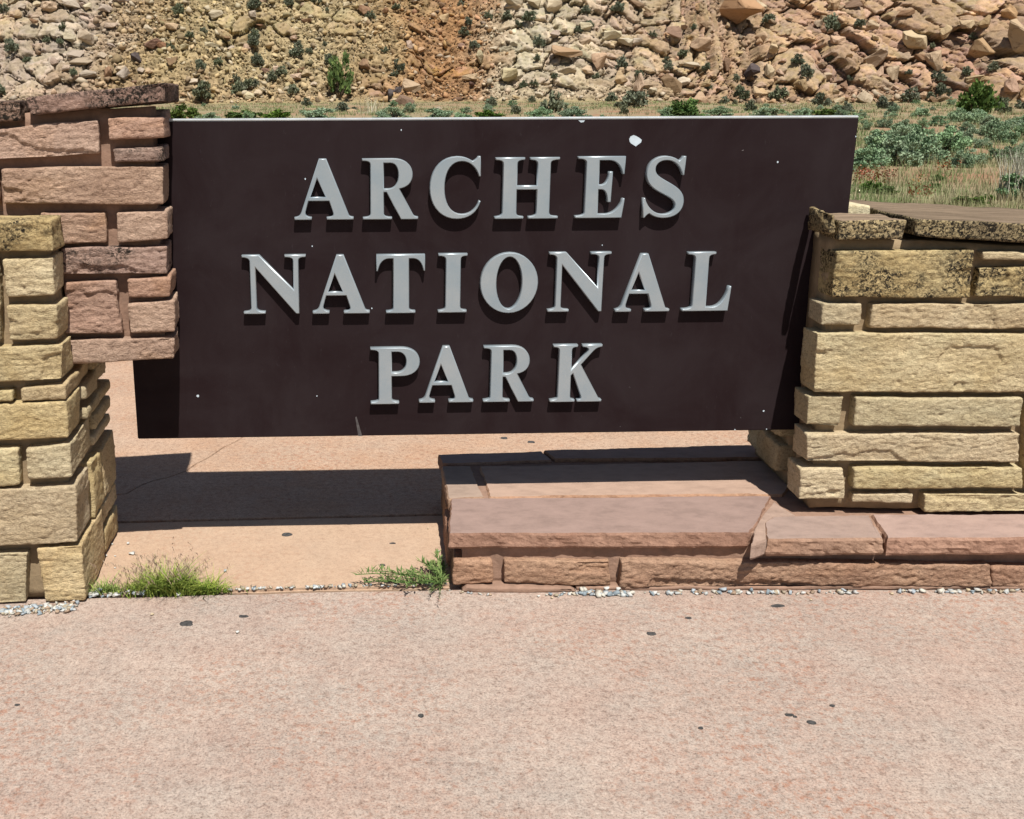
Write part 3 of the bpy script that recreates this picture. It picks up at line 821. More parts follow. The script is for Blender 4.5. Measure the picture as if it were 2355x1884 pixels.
# ---- right wall
YAW_R = math.radians(-1.0)
pl0 = ground_at(1040, 1356)
FP = Frame((pl0[0], pl0[1], 0), math.radians(-0.6))
PZ = FP.sz(1300, 1228)[1]                                          # top of the plinth
SLAB_T = PZ - FP.sz(1300, 1263)[1]
wc = hit(1848, 1180, (0, 0, PZ), np.array([0, 0, 1.0]))
FW = Frame((wc[0], wc[1], 0), YAW_R)                               # s = 0 at the left front corner
WD = 0.66
wall = empty('stone_wall', (wc[0] + 0.8, wc[1] + 0.35, PZ), 'low wall of buff sandstone courses standing on the pink plinth', 'wall')
W_ST = [
    (Z4, [(592, 497), (1745, 492), (1700, 885), (556, 880)], 'yellow_dark', 1),
    (Z4, [(1812, 503), (2420, 548), (2420, 592), (1812, 572)], 'yellow', 0),
    (Z4, [(1792, 640), (2420, 640), (2420, 888), (1752, 880)], 'yellow_dark', 0),
    (Z4, [(487, 940), (810, 937), (792, 1112), (472, 1112)], 'yellow', 1),
    (Z4, [(902, 942), (2420, 947), (2420, 1150), (872, 1145)], 'yellow', 0),
    (Z5, [(588, -172), (2420, -168), (2420, 262), (562, 270)], 'yellow', 1),
    (Z5, [(527, 306), (795, 300), (762, 537), (517, 522)], 'yellow', 1),
    (Z5, [(876, 312), (2140, 317), (2130, 530), (860, 520)], 'yellow', 0),
    (Z5, [(511, 586), (2130, 586), (2112, 800), (506, 800)], 'yellow', 1),
    (Z5, [(471, 852), (800, 850), (800, 1080), (452, 1085)], 'yellow', 1),
    (Z5, [(871, 846), (2140, 842), (2140, 995), (861, 995)], 'yellow', 0),
    (Z5, [(871, 1046), (1320, 1041), (1310, 1110), (861, 1110)], 'yellow', 0),
    (Z5, [(1402, 1042), (2420, 1042), (2420, 1175), (1392, 1172)], 'yellow', 0),
    (Z5, [(2175, 320), (2420, 320), (2420, 990), (2175, 990)], 'yellow', 0),
]
room_w = to_sign(FW, 0.05) - 0.012
corner_rows = []
for Z, pts, mt, cor in W_ST:
    q = quad(FW, Z, pts)
    q = [(s, max(z, PZ + 0.004)) for s, z in q]
    if pts[1][0] > 2400:                               # courses that leave the picture go on to the wall's end
        q[1] = (1.35, q[1][1]); q[2] = (1.35, q[2][1])
    stone(wall, FW, q, random.uniform(-0.006, 0.006), min(room_w, 0.13), M[mt], r=0.009, amp=0.95)
    if cor: corner_rows.append((q[3][1], q[0][1]))
wtop = quad(FW, Z4, [(900, 470)])[0][1]
FWS = Frame(FW.o, 0, t=FW.b, b=FW.t)                               # left side face, s runs back, depth goes right
sign_s0 = to_sign(FW, 0.0)
# two cores with the slot for the sign panel between them
stone(wall, FW, [(0.014, wtop + 0.032), (3.0, wtop - 0.13), (3.0, PZ + 0.003), (0.035, PZ + 0.003)], 0.042, room_w, M['mortar_tan'], 'mortar', res=0.03, amp=0.3, r=0.004, bulge=0, wob=0.003)
stone(wall, FW, [(0.014, wtop + 0.032), (3.0, wtop - 0.13), (3.0, PZ + 0.003), (0.035, PZ + 0.003)], sign_s0 + 0.065, WD - 0.03, M['mortar_tan'], 'mortar', res=0.03, amp=0.3, r=0.004, bulge=0, wob=0.003)
for a, b in corner_rows:                                           # side stones behind the sign's slot
    cuts = [sign_s0 + 0.062, sign_s0 + 0.062 + (WD - sign_s0 - 0.06) * random.uniform(0.45, 0.65), WD]
    for i in range(2):
        jz = random.uniform(-0.008, 0.008)
        stone(wall, FWS, [(cuts[i] + 0.012 * i, b + jz), (cuts[i + 1], b - jz), (cuts[i + 1], max(a + jz, PZ + .004)), (cuts[i] + 0.012 * i, max(a - jz, PZ + .004))],
              random.uniform(-0.012, 0.008), 0.15, M['yellow'], res=0.012, amp=1.3, r=0.013)
# caps of the wall
cz = quad(FW, Z4, [(640, 240), (1190, 240), (1140, 405), (600, 405)], -0.012)
stone(wall, FW, cz, -0.012, room_w, M['black_cap'], 'cap_stone', r=0.012, amp=1.0)
q = quad(FW, Z4, [(1262, 226), (2156, 272), (2156, 436), (1250, 370)], -0.02)
k = (3.02 - q[0][0]) / (q[1][0] - q[0][0])
q = [q[0], (3.02, q[0][1] + (q[1][1] - q[0][1]) * k), (3.02, q[3][1] + (q[2][1] - q[3][1]) * k), q[3]]
courses(wall, FW, 1.372, 3.0, PZ + 0.012, q[2][1] - 0.01, M['yellow'], 0.13, 77)
capz = q
stone(wall, FW, q, -0.02, WD + 0.02, M['black_cap'], 'cap_stone', r=0.007, amp=0.9, res=0.011)
# end stone of the cap with pale mortar wash, left of and behind the panel
zt = cz[0][1]
stone(wall, FWS, [(0.006, zt + 0.012), (room_w - 0.004, zt + 0.024), (room_w - 0.004, zt - 0.055), (0.006, zt - 0.05)], -0.012, (cz[0][0] - 0.012), M['yellow_dark'], 'cap_stone', res=0.009, amp=1.2, r=0.012)
stone(wall, FW, [(0.0, zt + 0.030), (q[0][0] - 0.02, zt + 0.018), (q[0][0] - 0.02, wtop + 0.02), (0.0, wtop + 0.02)], sign_s0 + 0.064, WD + 0.01, M['cream'], 'cap_stone', res=0.012, amp=0.8, r=0.01)

# ---- plinth
plinth = empty('stone_plinth', (pl0[0] + 1.0, pl0[1] + 0.4, 0), 'low pink flagstone plinth with split edges under the wall', 'plinth')
def top(Z, pts, z=PZ): return [hit(*zx(Z, *p), (0, 0, z), np.array([0, 0, 1.0]))[:2] for p in pts]
XR = FP.pt(4.35, 0, 0)[0]
s1 = top(Z6, [(205, 428), (2092, 412), (2010, 560), (1962, 632), (188, 634)])
slab(plinth, s1, PZ, SLAB_T, M['slab'], 'flagstone', rough=0.0055)
slab(plinth, top(Z6, [(146, 232), (310, 232), (392, 412), (190, 422)]), PZ - 0.003, 0.05, M['slab_tan'], 'flagstone')
s3 = top(Z6, [(372, 236), (1925, 200), (2060, 402), (1905, 398), (430, 414)])
s3[1] = (s3[1][0] + 0.25, s3[1][1]); s3[2] = (s3[2][0] + 0.06, s3[2][1])
slab(plinth, s3, PZ - 0.002, 0.05, M['slab_tan'], 'flagstone')
slab(plinth, top(Z6, [(118, 168), (728, 150), (788, 200), (142, 222)]), PZ, 0.05, M['slab'], 'flagstone')
s5 = top(Z6, [(752, 148), (1960, 106), (1930, 190), (812, 198)])
s5[1] = (s5[1][0] + 0.35, s5[1][1]); s5[2] = (s5[2][0] + 0.30, s5[2][1])
slab(plinth, s5, PZ + 0.004, 0.05, M['slab'], 'flagstone')
# ledge in front of the wall
s6 = top(Z7, [(268, 215), (985, 205), (1092, 378), (218, 385), (206, 262)])
slab(plinth, top(Z7, [(262, 100), (430, 205), (262, 217), (198, 262), (210, 383), (130, 418), (92, 424), (105, 330), (190, 190)]), PZ - 0.005, SLAB_T + 0.004, M['mortar_slab'], 'mortar', rough=0.003)
slab(plinth, s6, PZ - 0.004, SLAB_T + 0.006, M['slab'], 'flagstone', rough=0.0065)
s7 = top(Z7, [(1012, 205), (2156, 205), (2156, 392), (1125, 382)])
s7[1] = (XR, s7[1][1]); s7[2] = (XR, s7[2][1])
slab(plinth, s7, PZ - 0.002, SLAB_T + 0.008, M['slab'], 'flagstone', rough=0.0065)
# core of mortar just below the slab tops, and a bed between slabs and base stones
def poly_top_back():
    return [FP.pt(0.035, 0, 0.030)[:2], FP.pt(4.3, 0, 0.030)[:2], FP.pt(4.3, 0, 0.86)[:2], FP.pt(0.035, 0, 0.80)[:2]]
slab(plinth, poly_top_back(), PZ - 0.012, PZ - 0.015, M['mortar_pink'], 'mortar', rough=0.003, res=0.03)
bt = quad(FP, Z6, [(220, 800), (440, 800), (445, 925), (205, 940)])
def low(q): return [(s, max(z, 0.012)) for s, z in q]
stone(plinth, FP, low(bt), 0.0, 0.14, M['base_red'], r=0.010, amp=1.2)
stone(plinth, FP, low(quad(FP, Z6, [(516, 798), (1140, 800), (1142, 940), (512, 945)])), 0.002, 0.14, M['base_red'], r=0.010, amp=1.2)
q = low(quad(FP, Z6, [(1205, 796), (2000, 798), (2000, 950), (1190, 945)]))
q2 = low(quad(FP, Z7, [(500, 572), (1900, 585), (1900, 760), (500, 757)]))
q3 = low(quad(FP, Z7, [(1900, 600), (2156, 628), (2156, 758), (1900, 760)]))
stone(plinth, FP, [q[0], q2[1], q2[2], q[3]], -0.006, 0.13, M['base_red'], r=0.012, amp=1.3)
stone(plinth, FP, [(q2[1][0] + 0.004, q3[0][1]), (4.34, q3[1][1]), (4.34, q3[2][1]), (q2[2][0] + 0.004, q3[3][1])], -0.004, 0.13, M['base_red'], r=0.012, amp=1.3)
# footing of mortar squeezed out under the base stones
stone(plinth, FP, [(0.05, 0.022), (0.40, 0.014), (0.42, 0.001), (0.03, 0.001)], -0.022, 0.05, M['mortar_pink'], 'mortar', res=0.012, amp=0.6, r=0.004, bulge=0)
stone(plinth, FP, [(0.42, 0.012), (4.3, 0.012), (4.3, 0.001), (0.42, 0.001)], -0.006, 0.05, M['mortar_pink'], 'mortar', res=0.02, amp=0.5, r=0.004, bulge=0)
# left end of the plinth
FPS = Frame(FP.pt(0.0, 0, 0), 0, t=FP.b, b=FP.t)
for i, (a, b) in enumerate([(0.16, 0.44), (0.455, 0.80)]):
    stone(plinth, FPS, [(a, 0.122), (b, 0.12), (b, 0.01), (a, 0.01)], random.uniform(-0.008, 0.006), 0.12, M['base_red'], res=0.012, amp=1.3, r=0.012)

# ================================================================== THE SIGN
s_left = FS.sz(317, 1011)[0]
s_right = FS.sz(1976, 266)[0]
z_bot = (FS.sz(500, 1006)[1] + FS.sz(1600, 993)[1]) / 2
z_top = (FS.sz(500, 272)[1] + FS.sz(1700, 268)[1]) / 2
sign = empty('park_sign', FS.pt((s_left + s_right) / 2, 0, 0), 'dark brown park sign panel with raised grey serif letters between stone piers', 'sign')
TH = 0.045
def sign_box(name, s0, s1, z0, z1, d0, d1, mat, parent, bev=0.003):
    bm = bmesh.new()
    c = []
    for d in (d0, d1):
        for (s, z) in ((s0, z0), (s1, z0), (s1, z1), (s0, z1)): c.append(bm.verts.new(FS.pt(s, z, d)))
    for f in ((0, 1, 2, 3), (7, 6, 5, 4), (0, 4, 5, 1), (1, 5, 6, 2), (2, 6, 7, 3), (3, 7, 4, 0)): bm.faces.new([c[i] for i in f])
    bmesh.ops.recalc_face_normals(bm, faces=bm.faces[:])
    if bev: bmesh.ops.bevel(bm, geom=bm.edges[:], offset=bev, segments=2, affect='EDGES')
    ctr = FS.pt((s0 + s1) / 2, (z0 + z1) / 2, (d0 + d1) / 2)
    bmesh.ops.translate(bm, verts=bm.verts[:], vec=-Vector(ctr))
    me = bpy.data.meshes.new(name); bm.to_mesh(me); bm.free(); me.materials.append(mat)
    pl = np.array(parent.location)
    if parent.parent: pl = pl + np.array(parent.parent.location)
    return link(name, me, parent, tuple(ctr - pl))
panel = sign_box('panel', s_left, s_right, z_bot, z_top - 0.007, 0, TH, M['panel'], sign, 0.0025)
sign_box('top_edge', s_left, s_right, z_top - 0.0085, z_top, -0.0015, TH + 0.0015, M['trim'], sign, 0.003)

# chips of bare metal where the paint is gone
def chip(pts_or_uv, rx=None, rz=None, seed=0):
    if rx is None:
        P = [FS.sz(u, v) for u, v in pts_or_uv]
    else:
        s, z = FS.sz(*pts_or_uv)
        P = [(s + rx * (1 + 0.35 * random.uniform(-1, 1)) * math.cos(a), z + rz * (1 + 0.35 * random.uniform(-1, 1)) * math.sin(a)) for a in np.linspace(0, 2 * math.pi, 9)[:-1]]
    n = len(P)
    V = [FS.pt(s, z, -0.0008) for s, z in P] + [FS.pt(s, z, 0.002) for s, z in P]
    F = [tuple(reversed(range(n)))] + [(i, (i + 1) % n, n + (i + 1) % n, n + i) for i in range(n)]
    return child_mesh('paint_chip', V, F, M['chip'], sign)
chip([(1447, 320), (1450, 314), (1457, 311), (1463, 313), (1470, 317), (1476, 322), (1474, 328), (1467, 333), (1462, 337), (1456, 333), (1451, 330), (1448, 326)])
chip([(1330, 277), (1345, 277), (1342, 281), (1336, 282)])
for (u, v, a) in [(455, 911, 2.8), (923, 299, 1.4), (718, 566, 1.7), (702, 412, 1.8), (1385, 564, 1.2),
                  (1788, 373, 1.9), (1756, 945, 2.0), (729, 911, 1.2), (1968, 314, 1.2),
                  (855, 709, 1.5), (1690, 988, 1.6), (1763, 987, 1.3)]:
    chip((u, v), a * 0.0015, a * 0.0017)
chip([(817, 960), (820, 958), (833, 1003), (824, 1003)]).data.materials[0] = M['scuff']

# letters: outlines in a unit box; (x, y) = line, (c1x, c1y, c2x, c2y, x, y) = curve
def el(cx, cy, rx, ry):
    k = 0.5523
    return [(cx, cy + ry), (cx + k * rx, cy + ry, cx + rx, cy + k * ry, cx + rx, cy), (cx + rx, cy - k * ry, cx + k * rx, cy - ry, cx, cy - ry),
            (cx - k * rx, cy - ry, cx - rx, cy - k * ry, cx - rx, cy), (cx - rx, cy + k * ry, cx - k * rx, cy + ry, cx, cy + ry)]
G = {
 'A': [[(.431, 1), (.552, 1), (.918, .085), (.925, .055, .95, .048, 1, .045), (1, 0), (.545, 0), (.545, .045), (.63, .047, .67, .06, .655, .11), (.59, .31), (.245, .31), (.19, .13), (.175, .07, .22, .047, .293, .045), (.293, 0), (0, 0), (0, .045), (.06, .05, .09, .06, .115, .12)],
       [(.395, .68), (.275, .375), (.535, .375)]],
 'R': [[(0, 1), (.55, 1), (.79, 1, .90, .87, .90, .735), (.90, .61, .82, .53, .665, .505), (.90, .10), (.925, .05, .95, .045, 1, .042), (1, 0), (.69, 0), (.43, .45), (.386, .45), (.386, .10), (.386, .05, .43, .042, .53, .04), (.53, 0), (.007, 0), (.007, .04), (.10, .042, .144, .05, .144, .10), (.144, .90), (.144, .95, .10, .958, 0, .96)],
       [(.386, .925), (.50, .925), (.61, .925, .645, .82, .645, .72), (.645, .60, .58, .508, .47, .508), (.386, .508)]],
 'C': [[(.985, 1), (1, .68), (.962, .68), (.90, .84, .77, .92, .62, .92), (.40, .92, .29, .74, .29, .5), (.29, .25, .42, .078, .64, .078), (.80, .078, .92, .16, .975, .30), (1, .285), (.95, .10, .77, 0, .54, 0), (.22, 0, 0, .21, 0, .5), (0, .79, .22, 1, .53, 1), (.66, 1, .75, .97, .83, .925), (.88, .94, .92, .97, .94, 1)]],
 'H': [[(0, 1), (.455, 1), (.455, .96), (.37, .955, .341, .945, .341, .89), (.341, .545), (.655, .545), (.655, .89), (.655, .945, .62, .955, .54, .96), (.54, 1), (1, 1), (1, .96), (.90, .955, .862, .945, .862, .89), (.862, .11), (.862, .055, .90, .045, 1, .04), (1, 0), (.53, 0), (.53, .04), (.62, .045, .655, .055, .655, .11), (.655, .478), (.341, .478), (.341, .11), (.341, .055, .37, .045, .455, .04), (.455, 0), (0, 0), (0, .04), (.08, .045, .118, .055, .118, .11), (.118, .89), (.118, .945, .08, .955, 0, .96)]],
 'E': [[(.02, 1), (.98, 1), (.975, .71), (.935, .71), (.90, .85, .80, .935, .64, .935), (.457, .935), (.457, .545), (.52, .545), (.60, .55, .645, .62, .655, .755), (.73, .755), (.722, .26), (.65, .26), (.64, .39, .60, .46, .52, .465), (.457, .465), (.457, .07), (.62, .07), (.80, .075, .91, .18, .962, .32), (1, .32), (.96, 0), (0, 0), (0, .04), (.12, .042, .186, .05, .186, .10), (.186, .89), (.186, .95, .12, .958, .02, .96)]],
 'S': [[(.985, .995), (.97, .69), (.93, .69), (.87, .84, .72, .93, .52, .93), (.34, .93, .26, .86, .26, .79), (.26, .70, .38, .66, .60, .58), (.88, .48, 1, .40, 1, .26), (1, .10, .80, 0, .53, 0), (.40, 0, .28, .02, .17, .075), (.12, .06, .08, .03, .06, .005), (.015, .005), (0, .33), (.045, .33), (.10, .18, .28, .07, .50, .065), (.68, .065, .79, .12, .79, .20), (.79, .29, .66, .33, .45, .40), (.20, .48, .045, .57, .045, .72), (.045, .89, .25, 1, .48, 1), (.60, 1, .72, .975, .82, .925), (.87, .945, .90, .97, .92, .995)]],
 'N': [[(0, 1), (.27, 1), (.80, .41), (.80, .89), (.80, .95, .76, .957, .67, .96), (.67, 1), (1, 1), (1, .96), (.92, .957, .885, .95, .885, .89), (.885, 0), (.83, 0), (.21, .79), (.21, .11), (.21, .05, .25, .043, .345, .04), (.345, 0), (0, 0), (0, .04), (.08, .043, .12, .05, .12, .11), (.12, .88), (.12, .94, .08, .957, 0, .96)]],
 'T': [[(.01, 1), (.99, 1), (1, .72), (.962, .72), (.93, .86, .86, .93, .74, .93), (.672, .93), (.672, .10), (.672, .05, .70, .043, .80, .04), (.80, 0), (.20, 0), (.20, .04), (.31, .043, .345, .05, .345, .10), (.345, .93), (.27, .93), (.15, .93, .07, .86, .038, .72), (0, .72)]],
 'I': [[(0, 1), (1, 1), (1, .96), (.84, .957, .775, .95, .775, .89), (.775, .11), (.775, .05, .84, .043, 1, .04), (1, 0), (0, 0), (0, .04), (.18, .043, .255, .05, .255, .11), (.255, .89), (.255, .95, .18, .957, 0, .96)]],
 'O': [el(.5, .5, .5, .5), el(.5, .5, .222, .43)],
 'L': [[(.055, 1), (.63, 1), (.63, .96), (.54, .957, .493, .95, .493, .89), (.493, .07), (.62, .07), (.80, .075, .90, .22, .955, .42), (1, .42), (.965, 0), (0, 0), (0, .04), (.14, .043, .207, .05, .207, .11), (.207, .89), (.207, .95, .16, .957, .055, .96)]],
 'P': [[(0, 1), (.60, 1), (.86, 1, 1, .89, 1, .745), (1, .60, .86, .495, .62, .495), (.433, .495), (.433, .10), (.433, .05, .48, .043, .58, .04), (.58, 0), (0, 0), (0, .04), (.10, .043, .163, .05, .163, .10), (.163, .89), (.163, .95, .10, .957, 0, .96)],
       [(.433, .925), (.54, .925), (.67, .925, .725, .84, .725, .745), (.725, .64, .66, .56, .54, .56), (.433, .56)]],
 'K': [[(.035, 1), (.50, 1), (.50, .96), (.42, .957, .39, .95, .39, .89), (.39, .56), (.70, .885), (.725, .93, .69, .957, .59, .96), (.59, 1), (.97, 1), (.97, .96), (.90, .955, .85, .935, .80, .885), (.575, .655), (.92, .10), (.945, .05, .96, .043, 1, .04), (1, 0), (.525, 0), (.525, .04), (.60, .045, .615, .06, .595, .10), (.425, .50), (.39, .465), (.39, .10), (.39, .05, .42, .043, .48, .04), (.48, 0), (0, 0), (0, .04), (.10, .043, .147, .05, .147, .10), (.147, .89), (.147, .95, .12, .957, .035, .96)]],
}
def flatten(path, w, h):
    P = []
    for e in path:
        if len(e) == 2: P.append(np.array(e, float))
        else:
            a = P[-1]; c1, c2, b = np.array(e[0:2]), np.array(e[2:4]), np.array(e[4:6])
            n = 9 if np.linalg.norm((b - a) * [w, h]) > 0.03 else 4
            for k in range(1, n + 1):
                t = k / n
                P.append((1 - t) ** 3 * a + 3 * (1 - t) ** 2 * t * c1 + 3 * (1 - t) * t * t * c2 + t ** 3 * b)
    out = []
    for p in P:
        q = (p[0] * w, p[1] * h)
        if not out or (abs(out[-1][0] - q[0]) + abs(out[-1][1] - q[1])) > 1e-5: out.append(q)
    if abs(out[0][0] - out[-1][0]) + abs(out[0][1] - out[-1][1]) < 1e-5: out.pop()
    return out
ZA, ZB = (640, 320, 2.156), (540, 560, 1.7967)
LETTERS = [('A', ZA, 80, 97, 370, 402), ('R', ZA, 418, 95, 695, 400), ('C', ZA, 750, 85, 1008, 398), ('H', ZA, 1073, 90, 1398, 397), ('E', ZA, 1472, 85, 1730, 393), ('S', ZA, 1805, 83, 2028, 393),
           ('N', ZB, 37, 47, 292, 293), ('A', ZB, 322, 47, 556, 292), ('T', ZB, 585, 45, 788, 290), ('I', ZB, 840, 42, 962, 287), ('O', ZB, 1012, 37, 1258, 290), ('N', ZB, 1293, 35, 1558, 284), ('A', ZB, 1572, 42, 1812, 284), ('L', ZB, 1848, 35, 2065, 281),
           ('P', ZB, 562, 430, 765, 666), ('A', ZB, 762, 425, 990, 660), ('R', ZB, 1025, 423, 1243, 657), ('K', ZB, 1302, 418, 1527, 657)]
LD = 0.026          # front of the letters, out from the panel
BEV = 0.0024
for ch, Z, x0, y0, x1, y1 in LETTERS:
    s0, z0 = FS.sz(*zx(Z, x0, y1), -LD); s1, z1 = FS.sz(*zx(Z, x1, y0), -LD)
    w, h = s1 - s0, z1 - z0
    cu = bpy.data.curves.new('letter', 'CURVE')
    cu.dimensions = '2D'; cu.fill_mode = 'BOTH'
    for path in G[ch]:
        P = flatten(path, w, h)
        sp = cu.splines.new('POLY'); sp.points.add(len(P) - 1)
        for p, q in zip(sp.points, P): p.co = (q[0], q[1], 0, 1)
        sp.use_cyclic_u = True
    half = (LD + 0.001) / 2
    cu.extrude = half - BEV; cu.bevel_depth = BEV; cu.bevel_resolution = 0; cu.offset = -BEV
    tmp = bpy.data.objects.new('letter', cu); COL.objects.link(tmp)
    dg = bpy.context.evaluated_depsgraph_get()
    me = bpy.data.meshes.new_from_object(tmp.evaluated_get(dg))
    bpy.data.objects.remove(tmp); bpy.data.curves.remove(cu)
    t, b, o = FS.t, -FS.b, FS.pt(s0, z0, -half + 0.0015)
    ctr = np.array(FS.pt(s0 + w / 2, z0 + h / 2, -half + 0.0015))
    mw = Matrix(((t[0], 0, b[0], o[0] - ctr[0]), (t[1], 0, b[1], o[1] - ctr[1]), (t[2], 1, b[2], o[2] - ctr[2]), (0, 0, 0, 1)))
    me.transform(mw); me.materials.clear(); me.materials.append(M['letter'])
    lo = link('letter', me, sign, tuple(ctr - np.array(sign.location)))
    lo['label'] = 'raised grey letter ' + ch

# ================================================================== ROCKS, SHRUBS
def hull_rock(n, seed, box=0.6):
    r = random.Random(seed)
    bm = bmesh.new()
    for _ in range(n):
        p = Vector((r.gauss(0, 1), r.gauss(0, 1), r.gauss(0, 1)))
        p.normalize()
        m = max(abs(c) for c in p)
        p = p * (1 - box) + (p / m) * box * 0.75        # between ball and box
        bm.verts.new(p * r.uniform(0.9, 1.05) * 0.5)
    res = bmesh.ops.convex_hull(bm, input=bm.verts[:])
    junk = [g for g in res['geom_interior'] if isinstance(g, bmesh.types.BMVert)]
    bmesh.ops.delete(bm, geom=junk, context='VERTS')
    bm.verts.ensure_lookup_table()
    bmesh.ops.triangulate(bm, faces=bm.faces[:])
    bmesh.ops.recalc_face_normals(bm, faces=bm.faces[:])
    bm.verts.index_update()
    V = np.array([v.co[:] for v in bm.verts]); F = np.array([[v.index for v in f.verts] for f in bm.faces])
    bm.free()
    return V, F
HULLS = [hull_rock(random.choice((9, 10, 12)), 500 + i, random.uniform(0.75, 1.0)) for i in range(24)]

def rot_mats(n, rng, tilt=0.6):
    a, b, c = rng.uniform(0, 2 * np.pi, n), rng.normal(0, tilt, n), rng.normal(0, tilt, n)
    ca, sa, cb, sb, cc, sc = np.cos(a), np.sin(a), np.cos(b), np.sin(b), np.cos(c), np.sin(c)
    Z = np.zeros((n, 3, 3)); X = np.zeros((n, 3, 3)); Y = np.zeros((n, 3, 3))
    Z[:, 0, 0] = ca; Z[:, 0, 1] = -sa; Z[:, 1, 0] = sa; Z[:, 1, 1] = ca; Z[:, 2, 2] = 1
    X[:, 0, 0] = 1; X[:, 1, 1] = cb; X[:, 1, 2] = -sb; X[:, 2, 1] = sb; X[:, 2, 2] = cb
    Y[:, 1, 1] = 1; Y[:, 0, 0] = cc; Y[:, 0, 2] = sc; Y[:, 2, 0] = -sc; Y[:, 2, 2] = cc
    return X @ Y @ Z

def scatter_mesh(name, pos, scl, cols, mat, seed, tilt=0.6):
    rng = np.random.default_rng(seed)
    n = len(pos)
    which = rng.integers(0, len(HULLS), n)
    Rm = rot_mats(n, rng, tilt)
    VV, FF, CC, base = [], [], [], 0
    for h, (hv, hf) in enumerate(HULLS):
        ix = np.where(which == h)[0]
        if not len(ix): continue
        v = np.einsum('nij,nkj->nki', Rm[ix], hv[None] * scl[ix][:, None, :]) + pos[ix][:, None, :]
        VV.append(v.reshape(-1, 3))
        FF.append((hf[None] + (np.arange(len(ix)) * len(hv))[:, None, None] + base).reshape(-1, 3))
        CC.append(np.repeat(cols[ix], len(hv), 0))
        base += len(ix) * len(hv)
    me = new_mesh(name, np.concatenate(VV), np.concatenate(FF), mat)
    add_col(me, np.concatenate(CC))
    return me

# rubble that nobody could count
n = 21000
rx = RNG.uniform(-70, 113, n)
rt = RNG.uniform(0.3, 26, n)
ry = foot(rx) + rt
oc = outcrop(rx, ry)
keep = RNG.uniform(0, 1, n) > oc * 1.6 + 0.02
keep &= ~((np.abs(rx - 9) < 3.5) & (RNG.uniform(0, 1, n) < 0.5))
rx, ry, rt = rx[keep], ry[keep], rt[keep]
n = len(rx)
size = 0.20 + 0.34 * RNG.pareto(2.2, n).clip(0, 3.2)
size *= np.where(rx < -36, 1.2, 1.0) * np.where(rx > 45, 1.15, 1.0)
scl = np.stack([size * RNG.uniform(0.8, 1.7, n), size * RNG.uniform(0.7, 1.2, n), size * RNG.uniform(0.5, 1.0, n)], -1)
off = slope_relief(rx, rt)[0]
pos = np.stack([rx, ry - 0.95 * off - 0.15 * size, hill_base(rx, ry) + 0.18 * off + 0.12 * size], -1)
cols = zone_col(rx, ry, RNG.normal(0, 2.5, n)) * RNG.uniform(0.62, 1.38, n)[:, None] + RNG.normal(0, 0.006, (n, 3))
wt = RNG.uniform(0, 1, n) < 0.22
cols[wt] = cols[wt] * 0.5 + np.array([0.24, 0.215, 0.165])
dk = RNG.uniform(0, 1, n) < 0.10
cols[dk] = cols[dk] * 0.5
o = link('rubble', scatter_mesh('rubble', pos, scl, np.clip(cols, 0.05, 0.6), M['rocks'], 3))
tag(o, 'loose sandstone rubble scattered over the rocky slope', 'rubble', kind='stuff')

# where a pixel's ray meets the slope
def hill_hit(u, v):
    d = ray(u, v)
    ts = np.arange(60, 300, 0.5)
    P = EYE[None] + d[None] * (ts / d[1])[:, None]
    h = hill_base(P[:, 0], P[:, 1])
    b = np.where(P[:, 2] < h)[0]
    i = b[0] if len(b) else 200
    return P[i]

